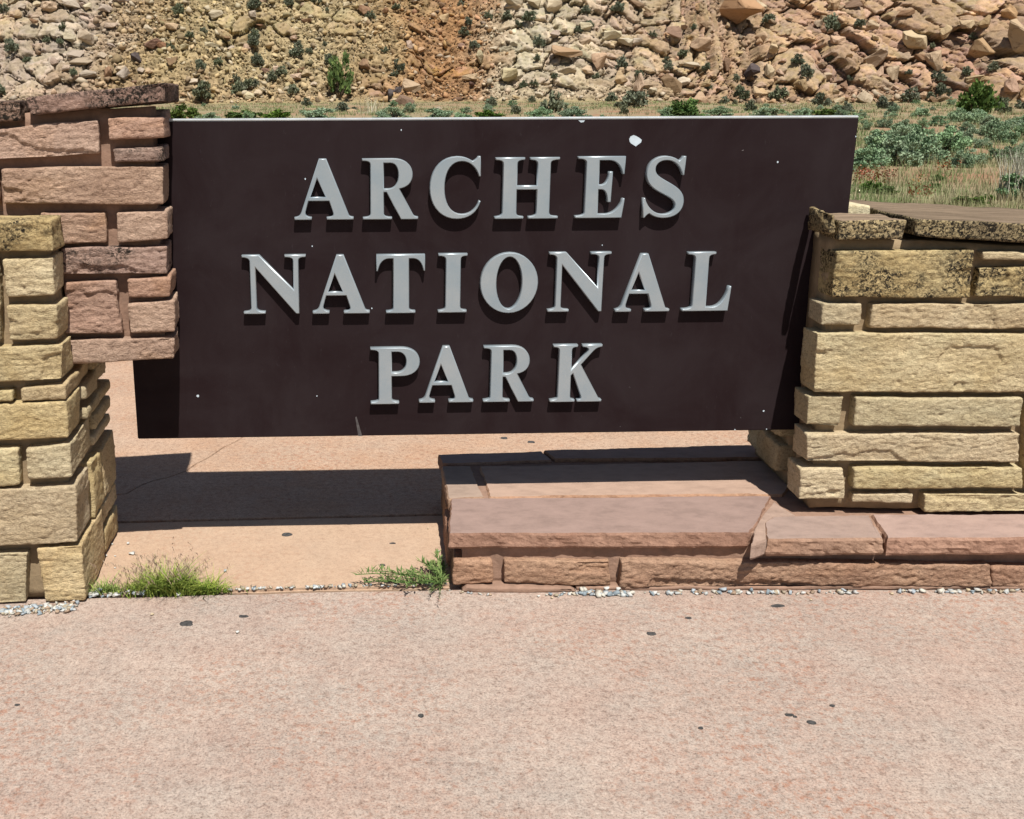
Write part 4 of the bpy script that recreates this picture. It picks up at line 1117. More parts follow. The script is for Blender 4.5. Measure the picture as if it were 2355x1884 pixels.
PX = {}
BZ = {1: (0, 0, 3.593), 2: (550, 0, 3.317), 3: (1150, 0, 3.317), 4: (1700, 0, 3.2916)}
BOULDERS = [
 (1, 1135, 490, 115, 115, 'dark'), (1, 1280, 370, 180, 100, 'brown'), (1, 1430, 495, 105, 140, 'brown'), (1, 1350, 185, 80, 60, 'brown'), (1, 1030, 620, 120, 130, 'pink'),
 (1, 910, 610, 110, 130, 'brown'), (1, 745, 320, 160, 160, 'cream'), (1, 690, 515, 260, 85, 'pink'), (1, 600, 310, 130, 100, 'cream'), (1, 655, 450, 190, 75, 'pink'), (1, 1445, 705, 80, 90, 'brown'),
 (1, 880, 75, 180, 80, 'pink'), (1, 620, 40, 190, 80, 'pink'), (1, 930, 215, 140, 70, 'pink'), (1, 735, 620, 190, 90, 'pink'), (1, 465, 510, 70, 80, 'pink'), (1, 860, 460, 100, 70, 'pink'),
 (1, 1170, 580, 80, 60, 'pink'), (1, 1910, 400, 80, 40, 'cream'), (1, 1600, 670, 110, 60, 'cream'), (1, 1760, 380, 150, 60, 'cream'), (1, 1790, 130, 150, 90, 'cream'), (1, 420, 60, 180, 120, 'orange'), (1, 160, 130, 110, 100, 'orange'),
 (2, 1265, 790, 175, 140, 'brown'), (2, 1200, 690, 95, 85, 'dark'), (2, 1150, 735, 65, 130, 'dark'), (2, 1320, 665, 190, 130, 'tan'), (2, 1560, 150, 90, 80, 'tan'), (2, 1700, 355, 100, 50, 'brown'),
 (2, 2050, 580, 160, 130, 'cream'), (2, 2080, 35, 180, 130, 'cream'), (2, 570, 640, 65, 50, 'cream'), (2, 960, 500, 130, 110, 'brown'), (2, 1440, 640, 90, 80, 'brown'), (2, 1520, 830, 60, 50, 'cream'), (2, 1300, 350, 70, 90, 'pink'),
 (2, 1750, 600, 150, 90, 'tan'), (2, 1830, 440, 80, 120, 'cream'), (2, 2030, 380, 120, 60, 'cream'), (2, 430, 590, 110, 80, 'tan'), (2, 520, 560, 120, 60, 'tan'), (2, 280, 380, 90, 60, 'tan'), (2, 870, 850, 130, 60, 'orange'),
 (3, 1290, 650, 235, 165, 'brown'), (3, 1880, 550, 140, 130, 'dark'), (3, 395, 60, 160, 125, 'cream'), (3, 490, 545, 170, 105, 'cream'), (3, 500, 405, 300, 105, 'tan'), (3, 900, 600, 135, 120, 'tan'), (3, 930, 330, 140, 85, 'cream'),
 (3, 1050, 640, 120, 170, 'tan'), (3, 1480, 350, 210, 125, 'tan'), (3, 1380, 620, 140, 95, 'cream'), (3, 1500, 760, 190, 120, 'tan'), (3, 1440, 500, 190, 55, 'cream'), (3, 2010, 560, 80, 150, 'tan'), (3, 1960, 710, 130, 90, 'tan'),
 (3, 100, 30, 190, 130, 'cream'), (3, 250, 40, 110, 110, 'cream'), (3, 130, 580, 120, 100, 'cream'), (3, 1300, 250, 150, 120, 'brown'), (3, 640, 210, 130, 80, 'cream'), (3, 740, 470, 140, 150, 'tan'), (3, 640, 330, 110, 90, 'tan'),
 (3, 1030, 35, 150, 80, 'brown'), (3, 1560, 190, 130, 70, 'brown'), (3, 1720, 500, 110, 130, 'brown'), (3, 1940, 310, 140, 90, 'orange'), (3, 410, 260, 110, 60, 'pink'), (3, 830, 270, 160, 90, 'cream'),
 (4, 160, 710, 135, 90, 'tan'), (4, 930, 745, 140, 130, 'pink'), (4, 740, 775, 115, 65, 'cream'), (4, 620, 495, 95, 65, 'brown'), (4, 980, 210, 115, 100, 'tan'), (4, 980, 430, 290, 180, 'tan'),
 (4, 1280, 290, 260, 200, 'tan'), (4, 1430, 470, 150, 190, 'orange'), (4, 1640, 200, 115, 110, 'tan'), (4, 1760, 190, 120, 125, 'tan'), (4, 1800, 380, 190, 210, 'orange'), (4, 2010, 270, 250, 340, 'orange'),
 (4, 1480, 250, 90, 130, 'tan'), (4, 1140, 560, 110, 130, 'tan'), (4, 1020, 560, 85, 120, 'tan'), (4, 1960, 90, 260, 120, 'orange'), (4, 1770, 600, 200, 65, 'tan'), (4, 1960, 660, 210, 150, 'orange'), (4, 1150, 670, 65, 65, 'orange'),
 (4, 660, 580, 95, 70, 'tan'), (4, 610, 625, 80, 70, 'tan'), (4, 690, 655, 85, 50, 'cream'), (4, 430, 650, 85, 120, 'orange'), (4, 660, 50, 140, 120, 'orange'), (4, 820, 40, 150, 90, 'brown'), (4, 190, 515, 85, 140, 'tan'),
 (4, 280, 555, 75, 90, 'tan'), (4, 125, 645, 110, 45, 'tan'), (4, 680, 320, 130, 110, 'tan'), (4, 440, 785, 90, 35, 'orange'), (4, 1440, 20, 150, 90, 'orange'), (4, 1180, 120, 150, 100, 'brown'), (4, 140, 290, 180, 110, 'orange'), (4, 2090, 700, 90, 130, 'orange'),
 (4, 1350, 440, 130, 90, 'brown'), (4, 700, 700, 70, 45, 'tan'), (4, 780, 640, 90, 90, 'brown'), (4, 330, 800, 60, 30, 'pink'),
]
KIND_WORDS = {'cream': 'pale cream', 'tan': 'tan', 'orange': 'orange brown', 'pink': 'pinkish grey', 'brown': 'rusty brown', 'dark': 'near black'}
def zone_words(x, t):
    low = t < 5
    if x < -38: return 'in the pinkish grey block field' + (' low down' if low else '')
    if x < 3: return 'on the yellow scree' + (' near the foot of the slope' if low else '')
    if x < 17: return 'beside the orange soil gully' + (' near the foot of the slope' if low else '')
    if x < 41: return 'on the cream slickrock' + (' near the foot of the slope' if low else '')
    if x < 62: return 'between cream and tan blocks' + (' low on the slope' if low else '')
    return 'among tilted orange blocks' + (' low on the slope' if low else '')
def size_words(w): return 'huge' if w > 7 else 'large' if w > 3.6 else 'middling' if w > 1.8 else 'small'
def slope_t(x, y): return y - float(foot(np.array([x]))[0])
def boulder_mesh(seed, mat):
    """an angular block with bevelled, worn edges"""
    V, F = hull_rock(14, seed, 0.92)
    bm = bmesh.new()
    vs = [bm.verts.new(v) for v in V]
    for f in F: bm.faces.new([vs[i] for i in f])
    bmesh.ops.recalc_face_normals(bm, faces=bm.faces[:])
    bmesh.ops.dissolve_limit(bm, angle_limit=0.35, verts=bm.verts[:], edges=bm.edges[:])
    bmesh.ops.bevel(bm, geom=bm.edges[:], offset=0.025, segments=1, affect='EDGES', clamp_overlap=True)
    bmesh.ops.triangulate(bm, faces=bm.faces[:])
    bmesh.ops.subdivide_edges(bm, edges=[e for e in bm.edges if e.calc_length() > 0.25], cuts=1, use_grid_fill=True)
    bmesh.ops.triangulate(bm, faces=bm.faces[:])
    co = np.array([v.co[:] for v in bm.verts])
    d = 0.035 * vn(co * 3.5, seed) + 0.035 * vn(co * 9, seed + 1)
    bm.normal_update()
    for v, k in zip(bm.verts, d): v.co += v.normal * float(k)
    me = bpy.data.meshes.new('boulder'); bm.to_mesh(me); bm.free()
    me.materials.append(mat)
    return me
BM = {k: [boulder_mesh(900 + 7 * i + 31 * j, M['b_' + k]) for i in range(5)] for j, k in enumerate(BK)}
def place_boulder(p, w, h, kind, rnd, lean=0.0):
    o = link('boulder', rnd.choice(BM[kind]))
    dpt = (w + h) * 0.55
    o.location = (p[0], p[1] - dpt * 0.30, p[2] + 0.12 * h)
    o.scale = (w * 0.98, dpt * 0.85, h * 1.02)
    o.rotation_euler = (rnd.uniform(-0.35, 0.1), rnd.uniform(-0.25, 0.25) + lean, rnd.uniform(-0.3, 0.3) + rnd.choice((0, math.pi)))
    lab = '%s %s sandstone boulder %s' % (size_words(w), KIND_WORDS[kind], zone_words(p[0], slope_t(p[0], p[1])))
    tag(o, lab, 'boulder', '%s boulders %s' % (KIND_WORDS[kind], zone_words(p[0], slope_t(p[0], p[1]))))
    return o
rb = random.Random(5)
for (zid, x, y, w, h, kind) in BOULDERS:
    Z = BZ[zid]
    u, v = zx(Z, x, y)
    p = hill_hit(u, v + 0.1 * h / Z[2])
    off = float(slope_relief(p[0:1], np.array([slope_t(p[0], p[1])]))[0][0])
    p = p + np.array([0, -0.95, 0.0]) * max(off, 0) * (1.15 if w > 100 else 1.0)
    m = p[1] / F_PX / Z[2]
    place_boulder(p, w * m, h * m, kind, rb, 0.35 if (zid == 4 and x > 900) else 0.0)
# more boulders between them
cnt = 0
while cnt < 175:
    x = rb.uniform(-70, 112); t = rb.uniform(0.5, 22)
    y = float(foot(np.array([x]))[0]) + t
    z = float(hill_base(np.array([x]), np.array([y]))[0])
    off = float(slope_relief(np.array([x]), np.array([t]))[0][0]); y -= 0.95 * off; z += 0.18 * off
    w = 0.9 + rb.paretovariate(3.0) * 0.55; h = w * rb.uniform(0.45, 0.95)
    if x < -36: kind = rb.choice(['pink', 'pink', 'cream', 'brown'])
    elif x < 5: kind = rb.choice(['cream', 'tan', 'cream', 'brown'])
    elif x < 16: kind = rb.choice(['tan', 'orange', 'brown'])
    elif x < 40: kind = rb.choice(['cream', 'cream', 'tan'])
    else: kind = rb.choice(['tan', 'orange', 'tan', 'orange', 'brown'])
    place_boulder(np.array([x, y, z]), w, h, kind, rb); cnt += 1

# ---- shrubs
def shrub_protos(seed, n_leaf, leaf, shape, mat, upright=0.3, n_stem=9, flat=0.85):
    """returns (foliage mesh, stem mesh) for a shrub about 1 m across and 1 m * flat high, base at the origin"""
    rng = np.random.default_rng(seed)
    nc = 26
    d = rng.normal(0, 1, (nc, 3)); d[:, 2] = np.abs(d[:, 2]); d /= np.linalg.norm(d, axis=1, keepdims=True)
    cen = d * rng.uniform(0.18, 0.44, (nc, 1)); cen[:, 2] = cen[:, 2] * 2 * flat * (0.75 if shape == 'round' else 1.0) + 0.06
    rad = rng.uniform(0.08, 0.17, nc)
    k = rng.integers(0, nc, n_leaf)
    off = rng.normal(0, 1, (n_leaf, 3)); off /= np.linalg.norm(off, axis=1, keepdims=True)
    P = cen[k] + off * (rad[k] * rng.uniform(0.35, 1.05, n_leaf))[:, None]
    P[:, 2] = np.maximum(P[:, 2], 0.02)
    up = np.array([0, 0, 1.0])
    out = P * np.array([1, 1, 0.6]); out /= np.linalg.norm(out, axis=1, keepdims=True) + 1e-9
    ax = out * (1 - upright) + up * upright + rng.normal(0, 0.45, (n_leaf, 3)); ax /= np.linalg.norm(ax, axis=1, keepdims=True)
    sd = np.cross(ax, rng.normal(0, 1, (n_leaf, 3))); sd /= np.linalg.norm(sd, axis=1, keepdims=True) + 1e-9
    L = leaf * rng.uniform(0.6, 1.4, n_leaf)[:, None]
    wd = L * 0.32
    V = np.stack([P - ax * L * 0.5, P + sd * wd, P + ax * L * 0.6, P - sd * wd], 1).reshape(-1, 3)
    F = np.arange(n_leaf * 4).reshape(-1, 4)
    fol = new_mesh('foliage', V, F, mat)
    c = np.repeat(np.clip(rng.normal(0.45, 0.27, n_leaf) + 0.15 * vn(P * 6, seed), 0, 1), 4)
    add_col(fol, np.stack([c, c, c], -1))
    SV, SF = [], []
    for i in range(n_stem):
        tip = cen[rng.integers(0, nc)]
        a = np.array([rng.normal(0, 0.03), rng.normal(0, 0.03), -0.03])
        m = (a + tip) / 2 + rng.normal(0, 0.04, 3)
        r0 = 0.018
        b = len(SV)
        for q, r in ((a, r0), (m, r0 * 0.65), (tip, r0 * 0.25)):
            for j in range(4):
                SV.append(q + r * np.array([math.cos(j * math.pi / 2), math.sin(j * math.pi / 2), 0]))
        for l in range(2):
            for j in range(4):
                SF.append((b + l * 4 + j, b + l * 4 + (j + 1) % 4, b + l * 4 + 4 + (j + 1) % 4, b + l * 4 + 4 + j))
    return fol, new_mesh('stems', SV, SF, M['wood'])
PRO = {
    'dark': [shrub_protos(10 + i, 900, 0.11, 'round', M['leaf_dark']) for i in range(4)],
    'green': [shrub_protos(20 + i, 1500, 0.085, 'round', M['leaf_green'], flat=1.0) for i in range(2)],
    'sage': [shrub_protos(30 + i, 3600, 0.055, 'up', M['leaf_sage'], 0.6, 14) for i in range(4)],
    'sagegrn': [shrub_protos(40 + i, 2000, 0.085, 'up', M['leaf_green'], 0.5, 14, 0.7) for i in range(2)],
}
def sage_label(y, w):
    zw = 'in the dry grass just beyond the wall' if y < 34 else 'on the open plain' if y < 80 else 'on the far plain near the slope'
    return '%s blue green sagebrush %s' % ('broad' if w > 1.35 else 'middling' if w > 0.95 else 'small', zw), 'sagebrush ' + zw
def shrub(kind, p, w, h, label, group, rnd, name='shrub', trunk=False):
    if label == 'sage': label, group = sage_label(p[1], w)
    f, s = rnd.choice(PRO[kind])
    o = empty(name, p, label, 'shrub', group)
    o.rotation_euler = (0, 0, rnd.uniform(0, 6.28)); o.scale = (w, w, h)
    link('foliage', f, o); link('stems', s, o)
    return o
SH = {1: [(60, 85, 40), (110, 390, 55), (1485, 95, 45), (1690, 258, 30), (1580, 300, 30), (1410, 385, 30), (1800, 505, 38), (1665, 545, 45), (2110, 40, 45), (2100, 290, 40), (2110, 355, 40), (2125, 490, 40),
          (1970, 740, 50), (390, 325, 25), (500, 345, 28), (640, 620, 32), (1955, 650, 30), (540, 235, 30), (1410, 800, 40), (30, 760, 40), (240, 500, 30), (2060, 690, 40)],
      2: [(120, 35, 35), (385, 20, 35), (585, 5, 35), (665, 85, 20), (1200, 60, 25), (115, 265, 35), (110, 330, 35), (440, 390, 48), (530, 385, 25), (650, 340, 22), (140, 465, 42), (325, 550, 40), (260, 595, 40), (110, 635, 35),
          (415, 690, 40), (520, 785, 35), (690, 465, 40), (1220, 500, 45), (1715, 250, 35), (1790, 350, 35), (1900, 120, 30), (1745, 170, 30), (2035, 130, 30), (1925, 790, 40), (2100, 840, 35),
          (20, 680, 40), (1000, 120, 30), (1690, 30, 25), (1185, 560, 25), (1110, 385, 22), (455, 330, 22)],
      3: [(45, 130, 35), (220, 140, 45), (135, 180, 25), (590, 225, 30), (295, 320, 42), (270, 455, 25), (890, 65, 42), (650, 75, 30), (680, 190, 32), (925, 500, 48), (1155, 265, 25), (1260, 470, 28), (1270, 515, 32), (1045, 565, 28),
          (730, 580, 25), (410, 590, 25), (180, 650, 32), (250, 640, 25), (845, 745, 38), (1020, 770, 80), (940, 845, 38), (380, 800, 85), (240, 765, 28), (510, 860, 40), (110, 840, 38), (1835, 710, 55), (1700, 770, 32),
          (1585, 670, 28), (1450, 230, 24), (1395, 410, 35), (2040, 155, 32), (1790, 595, 26), (2110, 720, 40), (1900, 820, 45), (1545, 530, 32), (895, 800, 28), (1780, 785, 22)],
      4: [(210, 150, 38), (700, 200, 65), (390, 485, 42), (455, 570, 52), (285, 715, 52), (610, 765, 55), (1270, 735, 60), (1080, 790, 55), (1470, 585, 42), (1530, 690, 55), (1980, 775, 42), (2120, 800, 42), (1890, 520, 36),
          (1970, 820, 50), (870, 200, 34), (1240, 560, 22), (1460, 350, 22), (1770, 275, 28), (690, 440, 32), (2130, 490, 35), (830, 590, 22), (1430, 730, 35), (800, 820, 45), (1700, 550, 35)]}
rs = random.Random(12)
for zid, lst in SH.items():
    Z = BZ[zid]
    for (x, y, r) in lst:
        u, v = zx(Z, x, y + r * 0.7)
        p = hill_hit(u, v)
        m = p[1] / F_PX / Z[2]
        off = float(slope_relief(p[0:1], np.array([slope_t(p[0], p[1])]))[0][0])
        p = p + np.array([0, -0.95, 0.18]) * max(off, -0.3)
        zw = zone_words(p[0], slope_t(p[0], p[1]))
        shrub('dark', (p[0], p[1] - 0.45, p[2] - 0.05), r * 2.6 * m, r * 2.9 * m, '%s dull green shrub %s' % (size_words(r * 2.1 * m), zw), 'dull green shrubs ' + zw, rs)
def big(zid, x, y_base, w, h, kind, label, name='bush'):
    Z = BZ[zid]
    p = hill_hit(*zx(Z, x, y_base))
    m = p[1] / F_PX / Z[2]
    shrub(kind, (p[0], p[1] - 1.6, p[2] - 0.25), w * m * 1.05, h * m * 1.55, label, None, rs, name)
big(3, 1370, 890, 260, 150, 'green', 'broad round bright green bush at the foot of the slope below a brown boulder')
big(4, 1720, 865, 290, 250, 'green', 'large dark green bush at the foot of the slope beyond the sagebrush')
big(2, 770, 700, 180, 280, 'green', 'tall narrow green bush beside a dark hollow in the slope')
big(1, 1690, 810, 190, 150, 'dark', 'wide grey green bush on the yellow scree just beyond the red cap stone')
big(1, 1560, 985, 300, 130, 'sagegrn', 'low bright green bush peeping over the sign beside the red pillar')
big(2, 815, 850, 170, 90, 'dark', 'dark grey green bush below the tall narrow bush on the slope')

# ---- plain: sagebrush, grass, flowers
def plain_hit(u, v):
    d = ray(u, v)
    ts = np.arange(9, 160, 0.1)
    P = EYE[None] + d[None] * (ts / d[1])[:, None]
    b = np.where(P[:, 2] < plain_z(P[:, 0], P[:, 1]))[0]
    return P[b[0]] if len(b) else P[-1]
SAGE = [(960, 960, 90), (1100, 940, 110), (1240, 950, 110), (1380, 940, 90), (1500, 930, 110), (1640, 900, 110), (1780, 890, 110), (1880, 930, 100), (1030, 1100, 150), (1160, 1050, 120), (1330, 1010, 120), (1000, 1190, 130), (1250, 1170, 180),
        (1400, 1120, 120), (1560, 1050, 110), (1720, 1060, 140), (1880, 1000, 110), (2010, 1060, 160), (2120, 1010, 110), (1690, 1250, 160), (1950, 1200, 130), (2060, 1190, 160), (1840, 1100, 110), (1490, 1180, 90), (1110, 1220, 120), (1720, 980, 100), (2000, 960, 100), (1600, 975, 80), (1330, 1190, 90), (2150, 1120, 100)]
for (x, y, w) in SAGE:
    p = plain_hit(*zx(BZ[4], x, y + 30))
    m = p[1] / F_PX / 3.2916
    wm = min(w * m * 1.35, 2.1)
    shrub('sage', (p[0], p[1], p[2] + 0.0), wm, wm * rs.uniform(0.65, 0.85), 'sage', None, rs, 'sagebrush')
for i in range(60):                                                 # fill between the ones placed above
    y = 24 + 60 * rs.random() ** 1.4; x = rs.uniform(0.40, 0.72) * y
    wm = rs.uniform(0.6, 1.5)
    z = float(plain_z(np.array([x]), np.array([y]))[0])
    shrub('sage', (x, y, z), wm, wm * rs.uniform(0.55, 0.8), 'sage', None, rs, 'sagebrush')
for i in range(85):                                                 # the rest of the plain, seen over and beside the sign
    y = rs.uniform(22, 146); x = rs.uniform(-0.55, 0.95) * y
    if 0.42 < x / y < 0.66 and y < 75: continue
    wm = rs.uniform(0.7, 1.5)
    z = float(plain_z(np.array([x]), np.array([y]))[0])
    shrub('sage', (x, y, z), wm, wm * rs.uniform(0.6, 0.8), 'sage', None, rs, 'sagebrush')
for i, (u, v) in enumerate([(640, 272), (730, 272), (900, 270), (1120, 268), (1240, 268), (1320, 268), (1560, 264), (1650, 262), (1760, 262), (560, 270), (480, 272), (1840, 262), (1900, 262), (1010, 270)]):
    p = plain_hit(u, v + 6)
    shrub('sagegrn' if i % 3 == 0 else 'sage', (p[0], p[1], p[2]), rs.uniform(1.8, 3.4), rs.uniform(0.7, 1.15), 'low green scrub along the foot of the slope behind the sign', 'scrub along the foot of the slope', rs, 'scrub')

def blades(n, base, height, width, lean, cols, seed, segs=3, curl=0.5):
    """curved blades as strips: base (n,3), height (n,), cols (n,3); returns V, F, C"""
    rng = np.random.default_rng(seed)
    a = rng.uniform(0, 2 * np.pi, n)
    ld = np.stack([np.cos(a), np.sin(a), 0 * a], -1) * (lean * rng.uniform(0.2, 1.2, n))[:, None]
    sdv = np.stack([-np.sin(a + rng.normal(0, .6, n)), np.cos(a), 0 * a], -1)
    V = []
    for k in range(segs + 1):
        f = k / segs
        c = base + ld * (height * (f * 0.5 + f * f * curl))[:, None]
        c[:, 2] = base[:, 2] + height * (f - 0.35 * lean * f * f)
        w = (width * (1 - 0.92 * f) * 0.5)
        V.append(c - sdv * w[:, None]); V.append(c + sdv * w[:, None])
    V = np.stack(V, 1)
    m = 2 * (segs + 1)
    F = []
    for k in range(segs):
        F.append(np.stack([np.arange(n) * m + 2 * k, np.arange(n) * m + 2 * k + 1, np.arange(n) * m + 2 * k + 3, np.arange(n) * m + 2 * k + 2], -1))
    return V.reshape(-1, 3), np.concatenate(F), np.repeat(cols, m, 0)

# dry grass over the plain (one mass)
nt_ = 5200
yy = 10.0 + 60 * RNG.uniform(0, 1, nt_) ** 1.6
xx = yy * RNG.uniform(0.30, 0.80, nt_)
n2 = 5200
yy = np.concatenate([yy, np.where(RNG.uniform(0, 1, n2) < 0.6, RNG.uniform(85, 152, n2), RNG.uniform(10, 148, n2))]); xx = np.concatenate([xx, RNG.uniform(-0.55, 0.95, n2) * yy[nt_:]])
patch = fbm(np.stack([xx / 4, yy / 4, 0 * xx], -1), 88, 3)
kp = patch > -0.35 - 0.2 * (yy > 70)
xx, yy, patch = xx[kp], yy[kp], patch[kp]
per = 14
bx = np.repeat(xx, per) + RNG.normal(0, 0.10, len(xx) * per); by = np.repeat(yy, per) + RNG.normal(0, 0.10, len(xx) * per)
nb = len(bx)
bz = plain_z(bx, by) - 0.03
bx += RNG.normal(0, 1, nb) * 0.004 * by
hh = np.repeat(RNG.uniform(0.15, 0.36, len(xx)), per) * RNG.uniform(0.6, 1.2, nb)
mixc = np.repeat(np.clip(0.64 + 0.6 * fbm(np.stack([xx / 2.5, yy / 2.5, 0 * xx + 5], -1), 91, 3) + RNG.normal(0, 0.15, len(xx)), 0, 1), per)[:, None]
cc = (np.array([0.33, 0.275, 0.17]) * (1 - mixc) + np.array([0.15, 0.20, 0.08]) * mixc) * RNG.uniform(0.7, 1.25, (nb, 1))
V, F, C = blades(nb, np.stack([bx, by, bz], -1), hh, np.full(nb, 0.012) * np.clip(by / 18, 1, 7), 0.45, cc, 4, 2)
me = new_mesh('grass', V, F, M['grass']); add_col(me, C)
tag(link('dry_grass', me), 'dry straw coloured and green grass between the sagebrush', 'grass', kind='stuff')

# near plants beyond the wall: red seeding stalks, tall pale tuft, poppies-like flowers
def stalk_plant(name, p, n, h, label, seed, mats, spread, flower=True, group=None, width=0.012):
    rng = np.random.default_rng(seed)
    o = empty(name, p, label, 'plant', group)
    base = np.stack([rng.normal(0, spread, n), rng.normal(0, spread, n), np.full(n, -0.02)], -1)
    hs = h * rng.uniform(0.6, 1.1, n)
    c = rng.uniform(0, 1, (n, 1)).repeat(3, 1)
    V, F, C = blades(n, base, hs, np.full(n, width), 0.35, c, seed + 1, 3)
    m1 = new_mesh('stalks', V, F, mats[0]); add_col(m1, C); tag(link('stalks', m1, o), kind='stuff')
    if flower:
        tips = V.reshape(n, -1, 3)[:, -1]
        k = 9
        P = np.repeat(tips, k, 0) + rng.normal(0, 1, (n * k, 3)) * np.array([0.022, 0.022, 0.06]) - np.array([0, 0, 0.06])
        ax = rng.normal(0, 1, (n * k, 3)); ax /= np.linalg.norm(ax, axis=1, keepdims=True)
        b2 = np.cross(ax, [0.3, 0.5, 0.8]); b2 /= np.linalg.norm(b2, axis=1, keepdims=True)
        s = 0.020
        V2 = np.stack([P - ax * s, P + b2 * s, P + ax * s, P - b2 * s], 1).reshape(-1, 3)
        m2 = new_mesh('flowers', V2, np.arange(len(V2)).reshape(-1, 4), mats[1])
        cc2 = np.repeat(rng.uniform(0, 1, n * k), 4); add_col(m2, np.stack([cc2] * 3, -1)); tag(link('flowers', m2, o), kind='stuff')
    return o
for i, (x, y, n) in enumerate([(910, 1360, 16), (965, 1365, 18), (1010, 1360, 16), (1110, 1370, 16), (1145, 1365, 10), (1535, 1280, 10), (1570, 1290, 8)]):
    p = plain_hit(*zx(BZ[4], x, y + 40))
    stalk_plant('flower_stalks', (p[0], p[1], p[2]), max(4, n // 2), 0.42, 'clump of upright rust red flower stalks in the grass', 300 + i, (M['weed_dark'], M['red_flower']), 0.10, group='rust red flower stalks on the plain')
for i, (x, y) in enumerate([(1300, 1465), (1400, 1465), (1322, 1375)]):
    p = plain_hit(*zx(BZ[4], x, y + 30))
    stalk_plant('orange_flower', (p[0], p[1], p[2]), 5 - i // 2 * 2, 0.26, 'small orange red flower standing in the dry grass just beyond the wall', 330 + i, (M['weed_dark'], M['red_flower']), 0.05, group='orange red flowers beyond the wall')
for i, (x, y, n, h) in enumerate([(2080, 1500, 120, 1.0)]):
    p = plain_hit(*zx(BZ[4], x, y))
    stalk_plant('bleached_bush', (p[0], p[1], p[2]), n, h, 'bush of long bleached stalks sprouting grey green at its base', 350, (M['leaf_pale'],), 0.13, False, width=0.018)
    shrub('sage', (p[0] + 0.05, p[1] - 0.1, p[2]), 0.8, 0.6, 'sagebrush at the base of the bleached stalks', None, rs, 'sagebrush')
p = plain_hit(1000, 300)
p = plain_hit(860, 262)
stalk_plant('yucca', (p[0], p[1], p[2]), 34, 1.9, 'pale spiky stalks rising behind the top edge of the sign', 360, (M['leaf_pale'],), 0.5, False, width=0.06)
for i, (x, y, w) in enumerate([(1000, 1430, 200), (1120, 1440, 160), (1680, 1520, 170), (1800, 1525, 170), (1880, 1500, 130), (1500, 1350, 120), (1490, 1400, 100)]):
    p = plain_hit(*zx(BZ[4], x, y + 20))
    m = p[1] / F_PX / 3.2916
    shrub('sagegrn', (p[0], p[1], p[2]), w * m, w * m * 0.55, 'low green leafy plant in the grass just beyond the wall', 'low green plants beyond the wall', rs, 'leafy_plant')

# ================================================================== WEEDS AND PEBBLES AT THE WALL
def weed_clump(name, label, uv, n_bl, spread, h, seed, mat, seeds=0, lean=0.9):
    rng = np.random.default_rng(seed)
    c = ground_at(*uv)
    o = empty(name, (c[0], c[1], 0), label, 'weed')
    base = np.stack([rng.normal(0, spread[0], n_bl), rng.normal(0, spread[1], n_bl), np.full(n_bl, -0.004)], -1)
    hs = h * rng.uniform(0.45, 1.15, n_bl) * np.clip(1.15 - np.abs(base[:, 0]) / (spread[0] * 2.6), 0.35, 1)
    t = rng.uniform(0, 1, (n_bl, 1)).repeat(3, 1)
    V, F, C = blades(n_bl, base, hs, rng.uniform(0.0028, 0.0055, n_bl), lean, t, seed + 1, 4, 0.6)
    me = new_mesh('blades', V, F, mat); add_col(me, C); tag(link('blades', me, o), kind='stuff')
    if seeds:
        b2 = np.stack([rng.normal(-0.03, spread[0] * 0.8, seeds), rng.normal(0.01, spread[1], seeds), np.full(seeds, -0.004)], -1)
        h2 = h * rng.uniform(0.9, 1.6, seeds)
        V, F, C = blades(seeds, b2, h2, np.full(seeds, 0.003), 0.7, rng.uniform(0, 1, (seeds, 1)).repeat(3, 1), seed + 2, 5, 0.5)
        tips = V.reshape(seeds, -1, 3)
        P, k = [], 6
        end, pre = tips[:, -1], tips[:, -4]
        for i in range(k):
            f = i / (k - 1)
            P.append(end * (1 - f) + pre * f + rng.normal(0, 0.004, (seeds, 3)) - np.array([0, 0, 0.006]))
        P = np.concatenate(P)
        ax = np.array([0.25, 0.1, -1.0]) + rng.normal(0, 0.35, (len(P), 3)); ax /= np.linalg.norm(ax, axis=1, keepdims=True)
        sd = np.cross(ax, rng.normal(0, 1, (len(P), 3))); sd /= np.linalg.norm(sd, axis=1, keepdims=True)
        V2 = np.stack([P - ax * 0.004, P + sd * 0.0016, P + ax * 0.014, P - sd * 0.0016], 1).reshape(-1, 3)
        F2 = np.arange(len(V2)).reshape(-1, 4) + len(V)
        me = new_mesh('seed_heads', np.concatenate([V, V2]), np.concatenate([F, F2]), M['seed'])
        cc2 = np.repeat(rng.uniform(0, 1, len(P)), 4); add_col(me, np.concatenate([C, np.stack([cc2] * 3, -1)])); tag(link('seed_heads', me, o), kind='stuff')
    return o
weed_clump('grass_weed', 'green grass weed with drooping brown seed heads in the pavement seam', (384, 1360), 1100, (0.076, 0.018), 0.118, 11, M['weed'], 80)
weed_clump('grass_weed', 'small green weed sprig hugging the foot of the stone pillar', (243, 1364), 200, (0.034, 0.014), 0.070, 14, M['weed'], 0)
weed_clump('grass_weed', 'low green weed tailing off along the seam beside the grass clump', (480, 1362), 220, (0.032, 0.010), 0.085, 15, M['weed'], 0, 1.1)

